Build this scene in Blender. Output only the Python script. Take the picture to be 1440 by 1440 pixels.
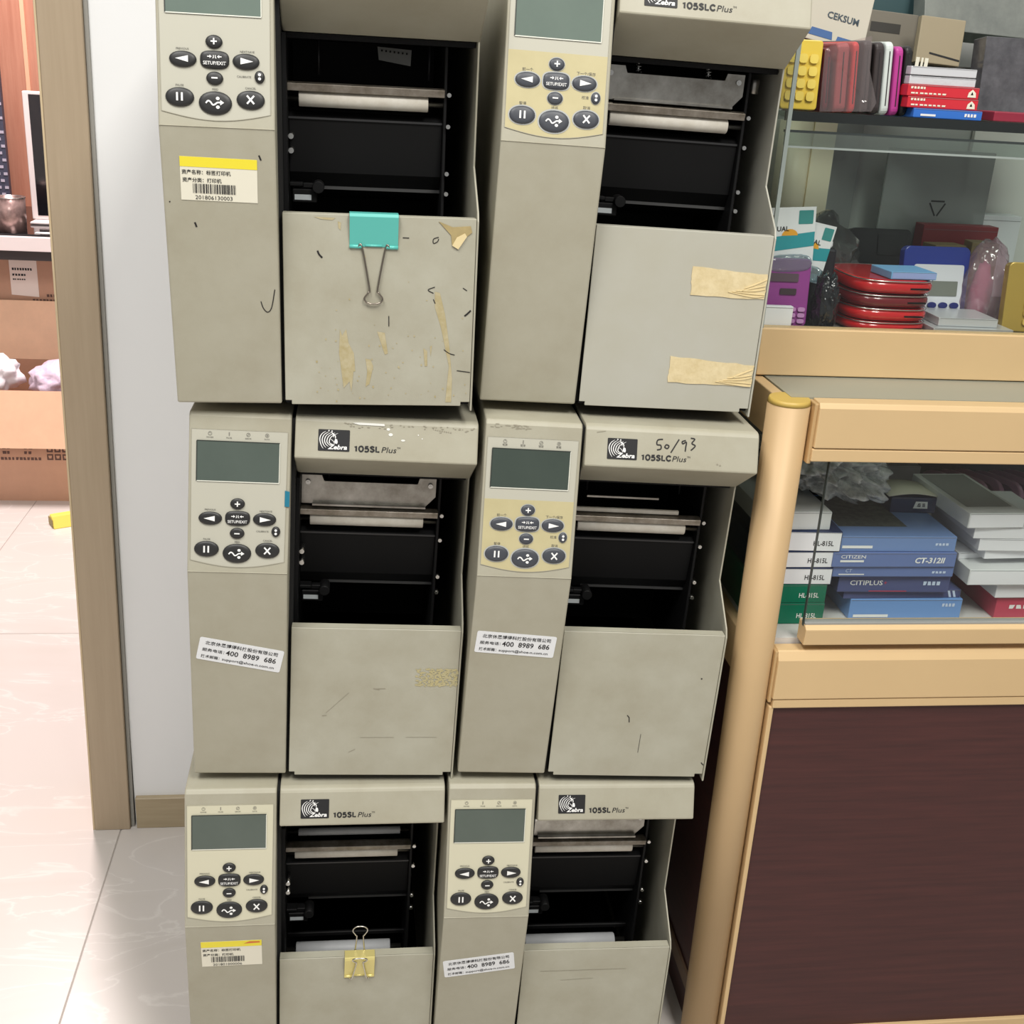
import bpy, bmesh, math, random
from mathutils import Vector, Matrix
random.seed(7)
for o in list(bpy.data.objects): bpy.data.objects.remove(o)
SC = bpy.context.scene
COL = SC.collection
R = math.radians

# ------------------------------------------------------------------ camera
def cam_setup():
    pitch, yaw, roll = R(-20.4136), R(-8.065), R(3.433)
    fwd = Vector((-math.sin(yaw)*math.cos(pitch), math.cos(yaw)*math.cos(pitch), math.sin(pitch)))
    r = fwd.cross(Vector((0, 0, 1))).normalized(); u = r.cross(fwd)
    r2 = r*math.cos(roll)+u*math.sin(roll); u2 = -r*math.sin(roll)+u*math.cos(roll)
    cd = bpy.data.cameras.new('camera'); c = bpy.data.objects.new('camera', cd); COL.objects.link(c)
    m = Matrix((r2, u2, -fwd)).transposed().to_4x4(); m.translation = Vector((.1743, -1.0956, 1.1647))
    c.matrix_world = m
    cd.sensor_width = 36; cd.lens = 36*1609.87/1440; cd.shift_y = -(720-696.03)/1440
    cd.clip_start = .02; SC.camera = c
cam_setup()
# ------------------------------------------------------------------ world, lamps, exposure
w = bpy.data.worlds.new('room_ambience'); SC.world = w; w.use_nodes = True
w.node_tree.nodes['Background'].inputs[0].default_value = (1, .99, .97, 1)
w.node_tree.nodes['Background'].inputs[1].default_value = .25
def area(name, loc, size, power, col, target, sizey=None):
    ld = bpy.data.lights.new(name, 'AREA'); ld.energy = power; ld.color = col; ld.shape = 'RECTANGLE'
    ld.size = size; ld.size_y = sizey or size
    o = bpy.data.objects.new(name, ld); COL.objects.link(o); o.location = loc
    o.rotation_euler = (Vector(target)-Vector(loc)).to_track_quat('-Z', 'Y').to_euler()
    return o
area('ceiling_lamp_shop', (.9, -1.5, 2.75), .6, 44, (1, .97, .91), (.9, -1.5, 0), 1.2)
area('ceiling_lamp_aisle', (-.5, -1.1, 2.75), .6, 34, (1, .98, .94), (-.5, -1.1, 0), 1.2)
area('ceiling_lamp_back_room', (-.62, 2.0, 2.6), .35, 70, (1, .87, .85), (-.62, 1.9, 0), .6)
SC.view_settings.view_transform = 'Standard'; SC.view_settings.look = 'None'
SC.view_settings.exposure = .42; SC.view_settings.gamma = 1; SC.view_settings.use_curve_mapping = False

# ------------------------------------------------------------------ materials
def lin(c):
    return tuple((v/255/12.92 if v/255 <= .04045 else ((v/255+.055)/1.055)**2.4) for v in c)
MATS = {}
def mat(name, rgb, rough=.5, metal=0., noise=0., nscale=30., rgb2=None, bump=0., bscale=200., coat=0., stretch=None, spec=.5, trans=0., emit=0.):
    if name in MATS: return MATS[name]
    m = bpy.data.materials.new(name); m.use_nodes = True; nt = m.node_tree; b = nt.nodes['Principled BSDF']
    c = lin(rgb)+(1,)
    b.inputs['Base Color'].default_value = c; b.inputs['Roughness'].default_value = rough
    b.inputs['Metallic'].default_value = metal; b.inputs['Coat Weight'].default_value = coat
    b.inputs['Specular IOR Level'].default_value = spec
    if emit: b.inputs['Emission Color'].default_value = c; b.inputs['Emission Strength'].default_value = emit
    if trans: b.inputs['Alpha'].default_value = 1-trans
    tc = nt.nodes.new('ShaderNodeTexCoord'); vec = tc.outputs['Object']
    if stretch:
        mp = nt.nodes.new('ShaderNodeMapping'); mp.inputs['Scale'].default_value = stretch
        nt.links.new(vec, mp.inputs[0]); vec = mp.outputs[0]
    if noise:
        n = nt.nodes.new('ShaderNodeTexNoise'); n.inputs['Scale'].default_value = nscale; n.inputs['Detail'].default_value = 6
        n.inputs['Roughness'].default_value = .65
        nt.links.new(vec, n.inputs['Vector'])
        rp = nt.nodes.new('ShaderNodeValToRGB'); rp.color_ramp.elements[0].position = .35; rp.color_ramp.elements[1].position = .68
        c2 = lin(rgb2)+(1,) if rgb2 else tuple(v*(1-noise) for v in c[:3])+(1,)
        rp.color_ramp.elements[0].color = c2; rp.color_ramp.elements[1].color = c
        nt.links.new(n.outputs['Fac'], rp.inputs[0]); nt.links.new(rp.outputs[0], b.inputs['Base Color'])
    if bump:
        n2 = nt.nodes.new('ShaderNodeTexNoise'); n2.inputs['Scale'].default_value = bscale; n2.inputs['Detail'].default_value = 3
        nt.links.new(vec, n2.inputs['Vector'])
        bp = nt.nodes.new('ShaderNodeBump'); bp.inputs['Strength'].default_value = bump; bp.inputs['Distance'].default_value = .001
        nt.links.new(n2.outputs['Fac'], bp.inputs['Height']); nt.links.new(bp.outputs[0], b.inputs['Normal'])
    MATS[name] = m; return m
def clear(name, tint=(240, 248, 244), gloss=.02, rough=.02, bump=0., bscale=60., haze=0., hazecol=(220, 220, 220)):
    """thin clear sheet: transparent + fresnel reflection (+ a milky share)"""
    if name in MATS: return MATS[name]
    m = bpy.data.materials.new(name); m.use_nodes = True; nt = m.node_tree; nt.nodes.clear()
    out = nt.nodes.new('ShaderNodeOutputMaterial'); tr = nt.nodes.new('ShaderNodeBsdfTransparent'); gl = nt.nodes.new('ShaderNodeBsdfGlossy')
    tr.inputs[0].default_value = lin(tint)+(1,); gl.inputs['Roughness'].default_value = rough
    fr = nt.nodes.new('ShaderNodeLayerWeight'); fr.inputs['Blend'].default_value = .5
    pw = nt.nodes.new('ShaderNodeMath'); pw.operation = 'POWER'; pw.inputs[1].default_value = 4; nt.links.new(fr.outputs['Facing'], pw.inputs[0])
    mx = nt.nodes.new('ShaderNodeMixShader'); ad = nt.nodes.new('ShaderNodeMath'); ad.operation = 'ADD'; ad.inputs[1].default_value = gloss
    ad.use_clamp = True
    nt.links.new(pw.outputs[0], ad.inputs[0]); nt.links.new(ad.outputs[0], mx.inputs[0])
    nt.links.new(tr.outputs[0], mx.inputs[1]); nt.links.new(gl.outputs[0], mx.inputs[2]); last = mx
    if bump:
        tc = nt.nodes.new('ShaderNodeTexCoord'); n = nt.nodes.new('ShaderNodeTexNoise'); n.inputs['Scale'].default_value = bscale
        n.inputs['Detail'].default_value = 2
        bp = nt.nodes.new('ShaderNodeBump'); bp.inputs['Strength'].default_value = bump; bp.inputs['Distance'].default_value = .01
        nt.links.new(tc.outputs['Object'], n.inputs['Vector']); nt.links.new(n.outputs['Fac'], bp.inputs['Height'])
        nt.links.new(bp.outputs[0], gl.inputs['Normal']); nt.links.new(bp.outputs[0], fr.inputs['Normal'])
    if haze:
        df = nt.nodes.new('ShaderNodeBsdfDiffuse'); df.inputs[0].default_value = lin(hazecol)+(1,)
        m2 = nt.nodes.new('ShaderNodeMixShader'); m2.inputs[0].default_value = haze
        nt.links.new(last.outputs[0], m2.inputs[1]); nt.links.new(df.outputs[0], m2.inputs[2]); last = m2
    nt.links.new(last.outputs[0], out.inputs[0]); MATS[name] = m; return m

BEIGE = mat('printer_beige', (173, 170, 153), .5, noise=.1, nscale=9, rgb2=(161, 156, 137), bump=.06, bscale=900)
BEIGE_D = mat('printer_door_beige', (175, 173, 157), .5, noise=.1, nscale=14, rgb2=(163, 159, 141), bump=.05, bscale=900)
BEIGE_W = mat('printer_door_pale', (180, 179, 168), .45, noise=.06, nscale=10, rgb2=(176, 174, 160), bump=.04, bscale=900)
BLACK = mat('black_painted_metal', (11, 11, 12), .6, spec=.25, bump=.05, bscale=600)
BLACK2 = mat('black_plate', (11, 11, 12), .6, spec=.25)
GAP = mat('black_gap_rubber', (12, 12, 12), .8)  # black for the shaded seam gap, the rubber feet and the film holes
STEEL = mat('bare_steel', (190, 188, 182), .32, 1., noise=.2, nscale=25, rgb2=(140, 136, 128), bump=.05, bscale=150)
BARMETAL = mat('worn_steel_bar', (165, 158, 148), .42, .75, noise=.3, nscale=60, rgb2=(120, 112, 100))
ROLL = mat('white_roller_rubber', (226, 222, 212), .6, noise=.06, nscale=40, rgb2=(205, 198, 184))
ROLL2 = mat('grey_roller_rubber', (170, 172, 174), .5, noise=.1, nscale=30)
SCREW = mat('bright_screw', (205, 205, 202), .25, 1.)
LCD = mat('lcd_green_grey', (84, 95, 88), .16, coat=.6, noise=.08, nscale=8, rgb2=(76, 87, 80))
LCD_A = mat('lcd_reflection_green', (108, 122, 113), .16, coat=.6, noise=.08, nscale=8, rgb2=(100, 114, 106))  # paler copy of the screen green, ceiling reflection put into its colour
LCD_D = mat('lcd_dark_green', (64, 75, 68), .16, coat=.6, noise=.08, nscale=8, rgb2=(57, 68, 61))
BTN = mat('black_rubber_button', (38, 38, 38), .45)
BTN_B = mat('charcoal_blue_button', (66, 69, 76), .45)
HALO = mat('pale_halo_ring', (176, 178, 176), .5)
WHITEP = mat('white_print', (236, 236, 234), .6)
BLACKP = mat('black_print', (28, 28, 30), .6)
GREYP = mat('grey_print', (122, 120, 112), .6)
INK = mat('black_marker_ink', (32, 30, 30), .5)
OV_G = mat('overlay_grey', (184, 182, 168), .35)
OV_C = mat('overlay_cream', (204, 200, 176), .35)
OV_Y = mat('overlay_yellowed', (194, 184, 144), .35, noise=.1, nscale=20, rgb2=(186, 176, 136))
OVRIM = mat('overlay_edge', (162, 158, 142), .5)
STK_W = mat('white_sticker', (228, 230, 232), .4)
STK_Y = mat('yellow_sticker_band', (236, 220, 60), .4)
STK_C = mat('cream_sticker', (228, 224, 206), .4)
STK_R = mat('red_sticker_print', (214, 110, 60), .5)
TAPE = mat('aged_masking_tape', (222, 206, 166), .5, noise=.2, nscale=120, rgb2=(208, 190, 146), bump=.5, bscale=120)
STAIN = mat('glue_stain', (168, 154, 112), .6, noise=.2, nscale=120, rgb2=(184, 174, 142))
RESID = mat('glue_residue', (184, 172, 124), .6, noise=.2, nscale=200, rgb2=(178, 170, 136))
TEAL = mat('teal_enamel', (92, 186, 176), .3)
GOLDC = mat('gold_enamel', (222, 208, 136), .3, .3)
WIRE = mat('clip_wire', (150, 142, 132), .3, 1.)
WIRE_S = mat('clip_wire_silver', (200, 196, 186), .25, 1.)
WALLW = mat('white_wall_paint', (238, 239, 240), .7, noise=.02, nscale=4, bump=.06, bscale=300)
CASING = mat('casing_wood_laminate', (176, 158, 134), .45, noise=.06, nscale=10, rgb2=(170, 152, 128), stretch=(14, 14, .7))
CASEDGE = mat('casing_edge', (206, 186, 152), .5)
BASEB = mat('baseboard_laminate', (176, 160, 132), .45, noise=.1, nscale=8, rgb2=(166, 150, 122), stretch=(1, 12, 12))
GOLD = mat('champagne_aluminium', (214, 184, 138), .5, .1, noise=.04, nscale=6, bump=.02, bscale=400)
GOLDP = mat('champagne_aluminium_post', (196, 166, 124), .5, .1, noise=.04, nscale=6)
GOLD2 = mat('champagne_aluminium_dark', (190, 158, 112), .5, .1)
CAP = mat('ochre_plastic_cap', (196, 166, 84), .45)
MAHOG = mat('mahogany_laminate', (80, 46, 44), .42, spec=.3, noise=.3, nscale=5, rgb2=(66, 40, 39), stretch=(1.2, 1, 26))
GLASS = clear('display_glass', (250, 252, 251), .025)
GLASSE = mat('glass_edge', (60, 84, 80), .15, trans=.25)
DECK = mat('deck_white', (205, 203, 200), .5)
GREYBK = mat('grey_back_panel', (190, 191, 188), .5)

# ------------------------------------------------------------------ mesh helpers
class MB:
    def __init__(s): s.v = []; s.f = []; s.sm = []
    def add(s, vs, fs, smooth=False):
        k = len(s.v); s.v += [tuple(q) for q in vs]; s.f += [tuple(i+k for i in f) for f in fs]; s.sm += [smooth]*len(fs); return s
    def box(s, x0, x1, y0, y1, z0, z1):
        return s.add([(x0, y0, z0), (x1, y0, z0), (x1, y1, z0), (x0, y1, z0), (x0, y0, z1), (x1, y0, z1), (x1, y1, z1), (x0, y1, z1)],
                     [(0, 3, 2, 1), (4, 5, 6, 7), (0, 1, 5, 4), (1, 2, 6, 5), (2, 3, 7, 6), (3, 0, 4, 7)])
    def prism(s, poly, a0, a1, axis='x', smooth=False):
        """poly in the other two axes (order y,z / x,z / x,y)"""
        n = len(poly)
        def P(p, a): return {'x': (a, p[0], p[1]), 'y': (p[0], a, p[1]), 'z': (p[0], p[1], a)}[axis]
        vs = [P(p, a0) for p in poly]+[P(p, a1) for p in poly]
        s.add(vs, [tuple(range(n)), tuple(range(2*n-1, n-1, -1))])
        k = len(s.v)-2*n
        for i in range(n):
            j = (i+1) % n; s.f.append((k+i, k+n+i, k+n+j, k+j)); s.sm.append(smooth)
        return s
    def cyl(s, a, b, r, n=16, r2=None, caps=True):
        a = Vector(a); b = Vector(b); d = (b-a).normalized(); t = d.orthogonal().normalized(); q = d.cross(t); r2 = r if r2 is None else r2
        vs = [a+(t*math.cos(2*math.pi*i/n)+q*math.sin(2*math.pi*i/n))*r for i in range(n)]+[b+(t*math.cos(2*math.pi*i/n)+q*math.sin(2*math.pi*i/n))*r2 for i in range(n)]
        s.add(vs, [(i, (i+1) % n, n+(i+1) % n, n+i) for i in range(n)], True)
        if caps:
            k = len(s.v)-2*n; s.f += [tuple(k+i for i in range(n-1, -1, -1)), tuple(k+n+i for i in range(n))]; s.sm += [False, False]
        return s
    def tube(s, pts, r, n=8):
        pts = [Vector(p) for p in pts]; rings = []
        up = None
        for i, p in enumerate(pts):
            d = (pts[min(i+1, len(pts)-1)]-pts[max(i-1, 0)]).normalized()
            t = d.orthogonal().normalized() if up is None else (up-d*up.dot(d)).normalized()
            up = t; q = d.cross(t)
            rings.append([p+(t*math.cos(2*math.pi*k/n)+q*math.sin(2*math.pi*k/n))*r for k in range(n)])
        k0 = len(s.v); vs = [v for rg in rings for v in rg]; fs = []
        for i in range(len(rings)-1):
            for k in range(n): fs.append((i*n+k, i*n+(k+1) % n, (i+1)*n+(k+1) % n, (i+1)*n+k))
        s.add(vs, fs, True); s.f += [tuple(k0+k for k in range(n-1, -1, -1)), tuple(k0+len(vs)-n+k for k in range(n))]; s.sm += [False]*2
        return s
    def mesh(s, name):
        me = bpy.data.meshes.new(name); me.from_pydata(s.v, [], s.f)
        bm = bmesh.new(); bm.from_mesh(me); bmesh.ops.recalc_face_normals(bm, faces=bm.faces); bm.to_mesh(me); bm.free()
        me.polygons.foreach_set('use_smooth', s.sm); me.update(); return me
    def build(s, name, m, parent=None, bevel=0, seg=2, mtx=None):
        me = s.mesh(name)
        if mtx: me.transform(mtx)
        return link(name, me, m, parent, bevel, seg)
def link(name, me, m, parent=None, bevel=0, seg=2):
    if m and not me.materials: me.materials.append(m)
    o = bpy.data.objects.new(name, me); COL.objects.link(o); o.parent = parent
    if bevel:
        bv = o.modifiers.new('bevel', 'BEVEL'); bv.width = bevel; bv.segments = seg; bv.limit_method = 'ANGLE'; bv.angle_limit = R(35)
        bv.harden_normals = False
    return o
def tag(o, label, cat, group=None):
    o['label'] = label; o['category'] = cat
    if group: o['group'] = group
    return o
def thing(name, label, cat, loc=(0, 0, 0), rot=(0, 0, 0), group=None):
    o = bpy.data.objects.new(name, None); COL.objects.link(o); o.location = loc; o.rotation_euler = rot; o.empty_display_size = .05
    return tag(o, label, cat, group)
def struct(o, label=None):
    o['kind'] = 'structure'
    if label: o['label'] = label
    return o
def frame(o, v, u=(1, 0, 0)):
    """matrix: local x->u, y->v, z->outward normal, origin o"""
    u = Vector(u).normalized(); v = Vector(v).normalized(); n = u.cross(v).normalized()
    m = Matrix((u, v, n)).transposed().to_4x4(); m.translation = Vector(o); return m
def poly(name, polys, m, parent, fr, off=.0004, thick=0.):
    """flat shapes in a frame, one mesh"""
    mb = MB()
    for ip, p in enumerate(polys):
        if thick: mb.prism(p, off, off+thick, 'z')
        else: mb.add([(x, y, off+ip*4e-7) for x, y in p], [tuple(range(len(p)))])
    me = mb.mesh(name)
    if not thick:
        bm = bmesh.new(); bm.from_mesh(me)
        for f in bm.faces:
            if f.normal.z < 0: f.normal_flip()
        bm.to_mesh(me); bm.free()
    me.transform(fr); return link(name, me, m, parent)
def stroke(pts, wd):
    n = len(pts); L = []; Rr = []
    for i, (x, y) in enumerate(pts):
        a = pts[max(i-1, 0)]; b = pts[min(i+1, n-1)]; dx, dy = b[0]-a[0], b[1]-a[1]; l = math.hypot(dx, dy) or 1
        ww = wd[i] if isinstance(wd, (list, tuple)) else wd
        L.append((x-dy/l*ww/2, y+dx/l*ww/2)); Rr.append((x+dy/l*ww/2, y-dx/l*ww/2))
    return [[L[i], Rr[i], Rr[i+1], L[i+1]] for i in range(n-1)]
def smooth_pts(pts, k=5):
    """Catmull-Rom through pts"""
    out = []
    for i in range(len(pts)-1):
        p0, p1, p2, p3 = [Vector(pts[max(0, min(len(pts)-1, j))]) for j in (i-1, i, i+1, i+2)]
        for t in range(k):
            t /= k; out.append(tuple(.5*((2*p1)+(p2-p0)*t+(2*p0-5*p1+4*p2-p3)*t*t+(3*p1-p0-3*p2+p3)*t**3)))
    out.append(tuple(pts[-1])); return out
def ellipse(cx, cy, a, b, n=24, p=2.):
    o = []
    for i in range(n):
        t = 2*math.pi*i/n; c, s_ = math.cos(t), math.sin(t)
        o.append((cx+a*math.copysign(abs(c)**(2/p), c), cy+b*math.copysign(abs(s_)**(2/p), s_)))
    return o
def rrect(x0, x1, y0, y1, r, n=4):
    o = []
    for cx, cy, a0 in ((x1-r, y0+r, -90), (x1-r, y1-r, 0), (x0+r, y1-r, 90), (x0+r, y0+r, 180)):
        for i in range(n+1):
            a = R(a0+90*i/n); o.append((cx+r*math.cos(a), cy+r*math.sin(a)))
    return o
TXT = {}
def text_mesh(body, size, bold=0., shear=0., align='LEFT', spacing=1.):
    key = (body, size, bold, shear, align, spacing)
    if key in TXT: return TXT[key].copy()
    cu = bpy.data.curves.new('lettering', 'FONT'); cu.body = body; cu.size = 1; cu.align_x = align; cu.offset = bold; cu.shear = shear
    cu.resolution_u = 2; cu.space_character = spacing; cu.fill_mode = 'FRONT'
    o = bpy.data.objects.new('lettering', cu); COL.objects.link(o)
    dg = bpy.context.evaluated_depsgraph_get(); dg.update()
    me = bpy.data.meshes.new_from_object(o.evaluated_get(dg)); me.materials.clear()
    bpy.data.objects.remove(o); bpy.data.curves.remove(cu)
    me.transform(Matrix.Scale(size, 4)); TXT[key] = me; return me.copy()
def fit_width(me, w):
    xs = [v.co.x for v in me.vertices]
    if xs: me.transform(Matrix.Diagonal((w/max(1e-6, max(xs)-min(xs)), 1, 1, 1)))
    return me
def texts(name, items, m, parent, fr, off=.0006):
    """items: (body, x, y, size, opts) -> one flat lettering mesh"""
    bm = bmesh.new()
    for it in items:
        body, x, y, size = it[:4]; op = dict(it[4]) if len(it) > 4 else {}
        rot = op.pop('rot', 0); wid = op.pop('width', None)
        me = text_mesh(body, size, **op)
        if wid: fit_width(me, wid)
        me.transform(Matrix.Translation((x, y, off)) @ Matrix.Rotation(rot, 4, 'Z')); bm.from_mesh(me); bpy.data.meshes.remove(me)
    me = bpy.data.meshes.new(name); bm.to_mesh(me); bm.free(); me.transform(fr)
    return link(name, me, m, parent)

# ------------------------------------------------------------------ structure
FZ = -.0115
FLOORM = None
def floor_mat():
    m = bpy.data.materials.new('porcelain_tile'); m.use_nodes = True; nt = m.node_tree; b = nt.nodes['Principled BSDF']
    tc = nt.nodes.new('ShaderNodeTexCoord'); mp = nt.nodes.new('ShaderNodeMapping'); mp.inputs['Rotation'].default_value = (0, 0, R(25)); mp.inputs['Scale'].default_value = (1, 3, 1)
    nt.links.new(tc.outputs['Object'], mp.inputs[0])
    n = nt.nodes.new('ShaderNodeTexNoise'); n.inputs['Scale'].default_value = 3; n.inputs['Detail'].default_value = 8; n.inputs['Distortion'].default_value = 1.2
    nt.links.new(mp.outputs[0], n.inputs['Vector'])
    rp = nt.nodes.new('ShaderNodeValToRGB'); e = rp.color_ramp.elements
    e[0].position = .3; e[0].color = lin((196, 190, 184))+(1,); e[1].position = .75; e[1].color = lin((200, 194, 188))+(1,)
    for pos, c in ((.485, (200, 194, 189)), (.5, (211, 206, 201)), (.515, (200, 194, 189))):
        q = e.new(pos); q.color = lin(c)+(1,)
    nt.links.new(n.outputs['Fac'], rp.inputs[0]); nt.links.new(rp.outputs[0], b.inputs['Base Color'])
    b.inputs['Roughness'].default_value = .28; return m
FLOORM = floor_mat()
GROUT = mat('grout', (166, 158, 152), .8)
fl = struct(MB().box(-2.6, 2.2, -2.4, 3.2, FZ-.05, FZ-.0015).build('floor', GROUT))
fl['label'] = 'pale grey veined porcelain tile floor running into the back room'
tile_me = MB().box(.0008, .4992, .001, 1.199, -.009, 0).mesh('floor_tile'); tile_me.materials.append(FLOORM)
for i in range(-5, 5):
    for j in range(-2, 2):
        x = -.2+.5*i; y = 1.17+1.2*j
        if x+.5 > 2.2 or x < -2.6 or y+1.2 > 3.2+.6: continue
        t = link('floor_tile', tile_me, None, fl, .0008, 1); t.location = (x, y, FZ)
def lean(z): return .0125*max(0, z)/1.2
wl = MB()
wl.box(-.178, 2.2, .503, .60, FZ, 2.75)
wl = struct(wl.build('wall_back', WALLW)); wl['label'] = 'white painted partition wall behind the stacked printers'
struct(MB().box(-1.15, -.178, .503, .60, 2.12, 2.75).build('wall_door_head', WALLW))
struct(MB().box(-2.6, -1.15, .503, .60, FZ, 2.75).build('wall_left', WALLW))
def skew_box(x0, x1, y0, y1, z0, z1):
    a, b = lean(z0), lean(z1)
    return MB().add([(x0+a, y0, z0), (x1+a, y0, z0), (x1+a, y1, z0), (x0+a, y1, z0), (x0+b, y0, z1), (x1+b, y0, z1), (x1+b, y1, z1), (x0+b, y1, z1)],
                    [(0, 3, 2, 1), (4, 5, 6, 7), (0, 1, 5, 4), (1, 2, 6, 5), (2, 3, 7, 6), (3, 0, 4, 7)])
tr = struct(skew_box(-.2395, -.1855, .491, .62, FZ, 2.1).build('trim_1', CASING, None, .001, 1)); tr['label'] = 'beige wood laminate door casing beside the white wall'
skew_box(-.2430, -.2400, .4925, .62, FZ, 2.1).build('edge_strip', CASEDGE, tr, .0005, 1)
skew_box(-.1850, -.1800, .4985, .60, FZ, 2.1).build('casing_shadow_strip', mat('casing_shadow_grey', (150, 148, 142), .7), tr)  # grey strip painting the shadow line beside the casing
bb = struct(MB().box(-.1755, .60, .4935, .5035, FZ, .0445).build('baseboard_back', BASEB, None, .0008, 1)); bb['label'] = 'tan laminate baseboard along the white wall'
# back room shell
struct(MB().box(-2.6, 1.2, 3.1, 3.2, FZ, 2.75).build('wall_far', mat('peach_wall', (214, 190, 176), .7)))

# ------------------------------------------------------------------ printers
W, WP, DL, HT, DEP = .283, .0983, .1018, .4123, .455
YB, HB, YT = -.0281, .2554, .0022
HD = .1822
FR_LOW = frame((0, 0, 0), (0, YB, HB))
FR_PAN = frame((0, YB, HB), (0, YT-YB, HT-HB))
FR_DOOR = frame((0, -.0030, 0), (0, 0, 1))
FR_HOOD = frame((0, -.0097, .3726), (0, .0122, .0362))
CACHE = {}
def cached(key, fn):
    if key not in CACHE: CACHE[key] = fn()
    return CACHE[key]
def blank_copy(me):
    c = me.copy(); c.materials.clear(); return c
def button_mesh(a, b, p):
    def mk():
        mb = MB(); n = 24; rings = [(1, 0), (1, .0009), (.93, .0017), (.7, .0022), (.35, .0025)]
        vs = []
        for s_, h in rings: vs += [(x, y, h) for x, y in ellipse(0, 0, a*s_, b*s_, n, p)]
        vs.append((0, 0, .0026)); fs = []
        for i in range(len(rings)-1):
            for k in range(n): fs.append((i*n+k, i*n+(k+1) % n, (i+1)*n+(k+1) % n, (i+1)*n+k))
        L = (len(rings)-1)*n
        for k in range(n): fs.append((L+k, L+(k+1) % n, len(vs)-1))
        fs.append(tuple(range(n-1, -1, -1)))
        mb.add(vs, fs, True); return mb.mesh('button')
    return cached(('btn', a, b, p), mk)
TRI = lambda d: [(-.0042*d, 0), (.0042*d, .0026), (.0042*d, -.0026)]
def sym(kind):
    if kind == 'plus': return [[(-.0026, -.0006), (.0026, -.0006), (.0026, .0006), (-.0026, .0006)], [(-.0006, .0006), (.0006, .0006), (.0006, .0026), (-.0006, .0026)], [(-.0006, -.0026), (.0006, -.0026), (.0006, -.0006), (-.0006, -.0006)]]
    if kind == 'minus': return [[(-.0026, -.0006), (.0026, -.0006), (.0026, .0006), (-.0026, .0006)]]
    if kind == 'left': return [[(-.0062, 0), (.0045, -.0027), (.0045, .0027)]]
    if kind == 'right': return [[(.0062, 0), (-.0045, .0027), (-.0045, -.0027)]]
    if kind == 'pause': return [[(-.0028, -.0034), (-.0012, -.0034), (-.0012, .0034), (-.0028, .0034)], [(.0012, -.0034), (.0028, -.0034), (.0028, .0034), (.0012, .0034)]]
    if kind == 'cancel': return stroke([(-.003, -.0034), (.003, .0034)], .0015)+stroke([(-.003, .0034), (.003, -.0034)], .0015)
    if kind == 'feed':
        return stroke(smooth_pts([(-.0078, -.0006), (-.006, .0014), (-.004, .0006), (-.002, -.0018), (0, -.0012), (.002, .0002), (.0055, .0002)], 4), .0013)+[[(.0075, .0002), (.0042, .0024), (.0042, -.002)]]+[ellipse(.0022, .0036, .0016, .0014, 12), ellipse(.0022, -.0036, .0016, .0014, 12)]
    if kind == 'cal': return [ellipse(0, .0016, .0013, .0013, 10), ellipse(0, -.0018, .0013, .0013, 10)]
    if kind == 'setup':
        o = []
        for s_ in (-1, 1):
            o += [[(s_*.0060, .0018), (s_*.0040, .0018), (s_*.0040, .0026), (s_*.0060, .0026)], [(s_*.0040, .0008), (s_*.0022, .0022), (s_*.0040, .0036)], stroke([(s_*.0016, .0008), (s_*.0008, .0014), (s_*.0008, .0030), (s_*.0016, .0036)], .0006)[0],
                  stroke([(s_*.0008, .0010), (s_*.0008, .0034)], .0006)[0]]
        return o
BUTTONS = [('plus', .0479, .0700, .0071, .0055, 2), ('left', .0218, .0547, .0113, .0066, 2.1), ('right', .0744, .0550, .0113, .0066, 2.1), ('setup', .0482, .0553, .0121, .0074, 3.2),
           ('minus', .0480, .0402, .0071, .0055, 2), ('cal', .0857, .0430, .0043, .0052, 2), ('pause', .0186, .0236, .0119, .0079, 2.1), ('feed', .0482, .0198, .0139, .0097, 2.1), ('cancel', .0779, .0236, .0119, .0079, 2.1)]
def zebra_logo(root, x0, y0, w=.0308, h=.0212):
    b = poly('logo_badge', [rrect(x0, x0+w, y0, y0+h, .0008)], BLACKP, root, FR_HOOD, .0003, .0003)
    P = lambda u, v: (x0+u*w, y0+v*h)
    S = []
    # mane and neck stripes sweeping down from the crest, then the face
    for k in range(5):
        u = .06+.075*k
        S += stroke(smooth_pts([P(u+.18+.02*k, .92-.02*k), P(u+.05, .78-.03*k), P(u-.01, .55-.03*k), P(u+.04, .26+.02*k), P(u+.11+.01*k, .10+.05*k)], 4), [.0002+.0007*math.sin(math.pi*i/16) for i in range(17)])
    for k in range(2):
        S += stroke(smooth_pts([P(.40+.075*k, .90-.07*k), P(.475+.065*k, .77-.08*k), P(.48+.06*k, .64-.06*k)], 4), [.0002+.0008*math.sin(math.pi*i/8) for i in range(9)])
    S += stroke(smooth_pts([P(.40, .55), P(.48, .46), P(.52, .34)], 4), .0005)
    S.append([P(.54, .58), P(.60, .55), P(.62, .42), P(.60, .34), P(.54, .36), P(.51, .44)])      # pale muzzle
    S.append([P(.30, .93), P(.335, .99), P(.36, .92)]); S.append([P(.40, .93), P(.44, .97), P(.45, .88)])    # ears
    poly('logo_mark', S, WHITEP, b, FR_HOOD, .0008)
    texts('logo_lettering', [('Zebra', x0+.32*w, y0+.09*h, .0062, dict(bold=.03, shear=.25, width=.62*w))], WHITEP, b, FR_HOOD, .0009)
EN = [('PREVIOUS', .0215, .0630), ('NEXT/SAVE', .0755, .0630), ('CALIBRATE', .0725, .0425), ('PAUSE', .0186, .0332), ('FEED', .0482, .0310), ('CANCEL', .0779, .0332)]
CN = [('前一个', .0215, .0630), ('下一个/保存', .0755, .0630), ('校准', .0760, .0422), ('暂停', .0186, .0332), ('进纸', .0482, .0310), ('取消', .0779, .0332)]

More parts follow.
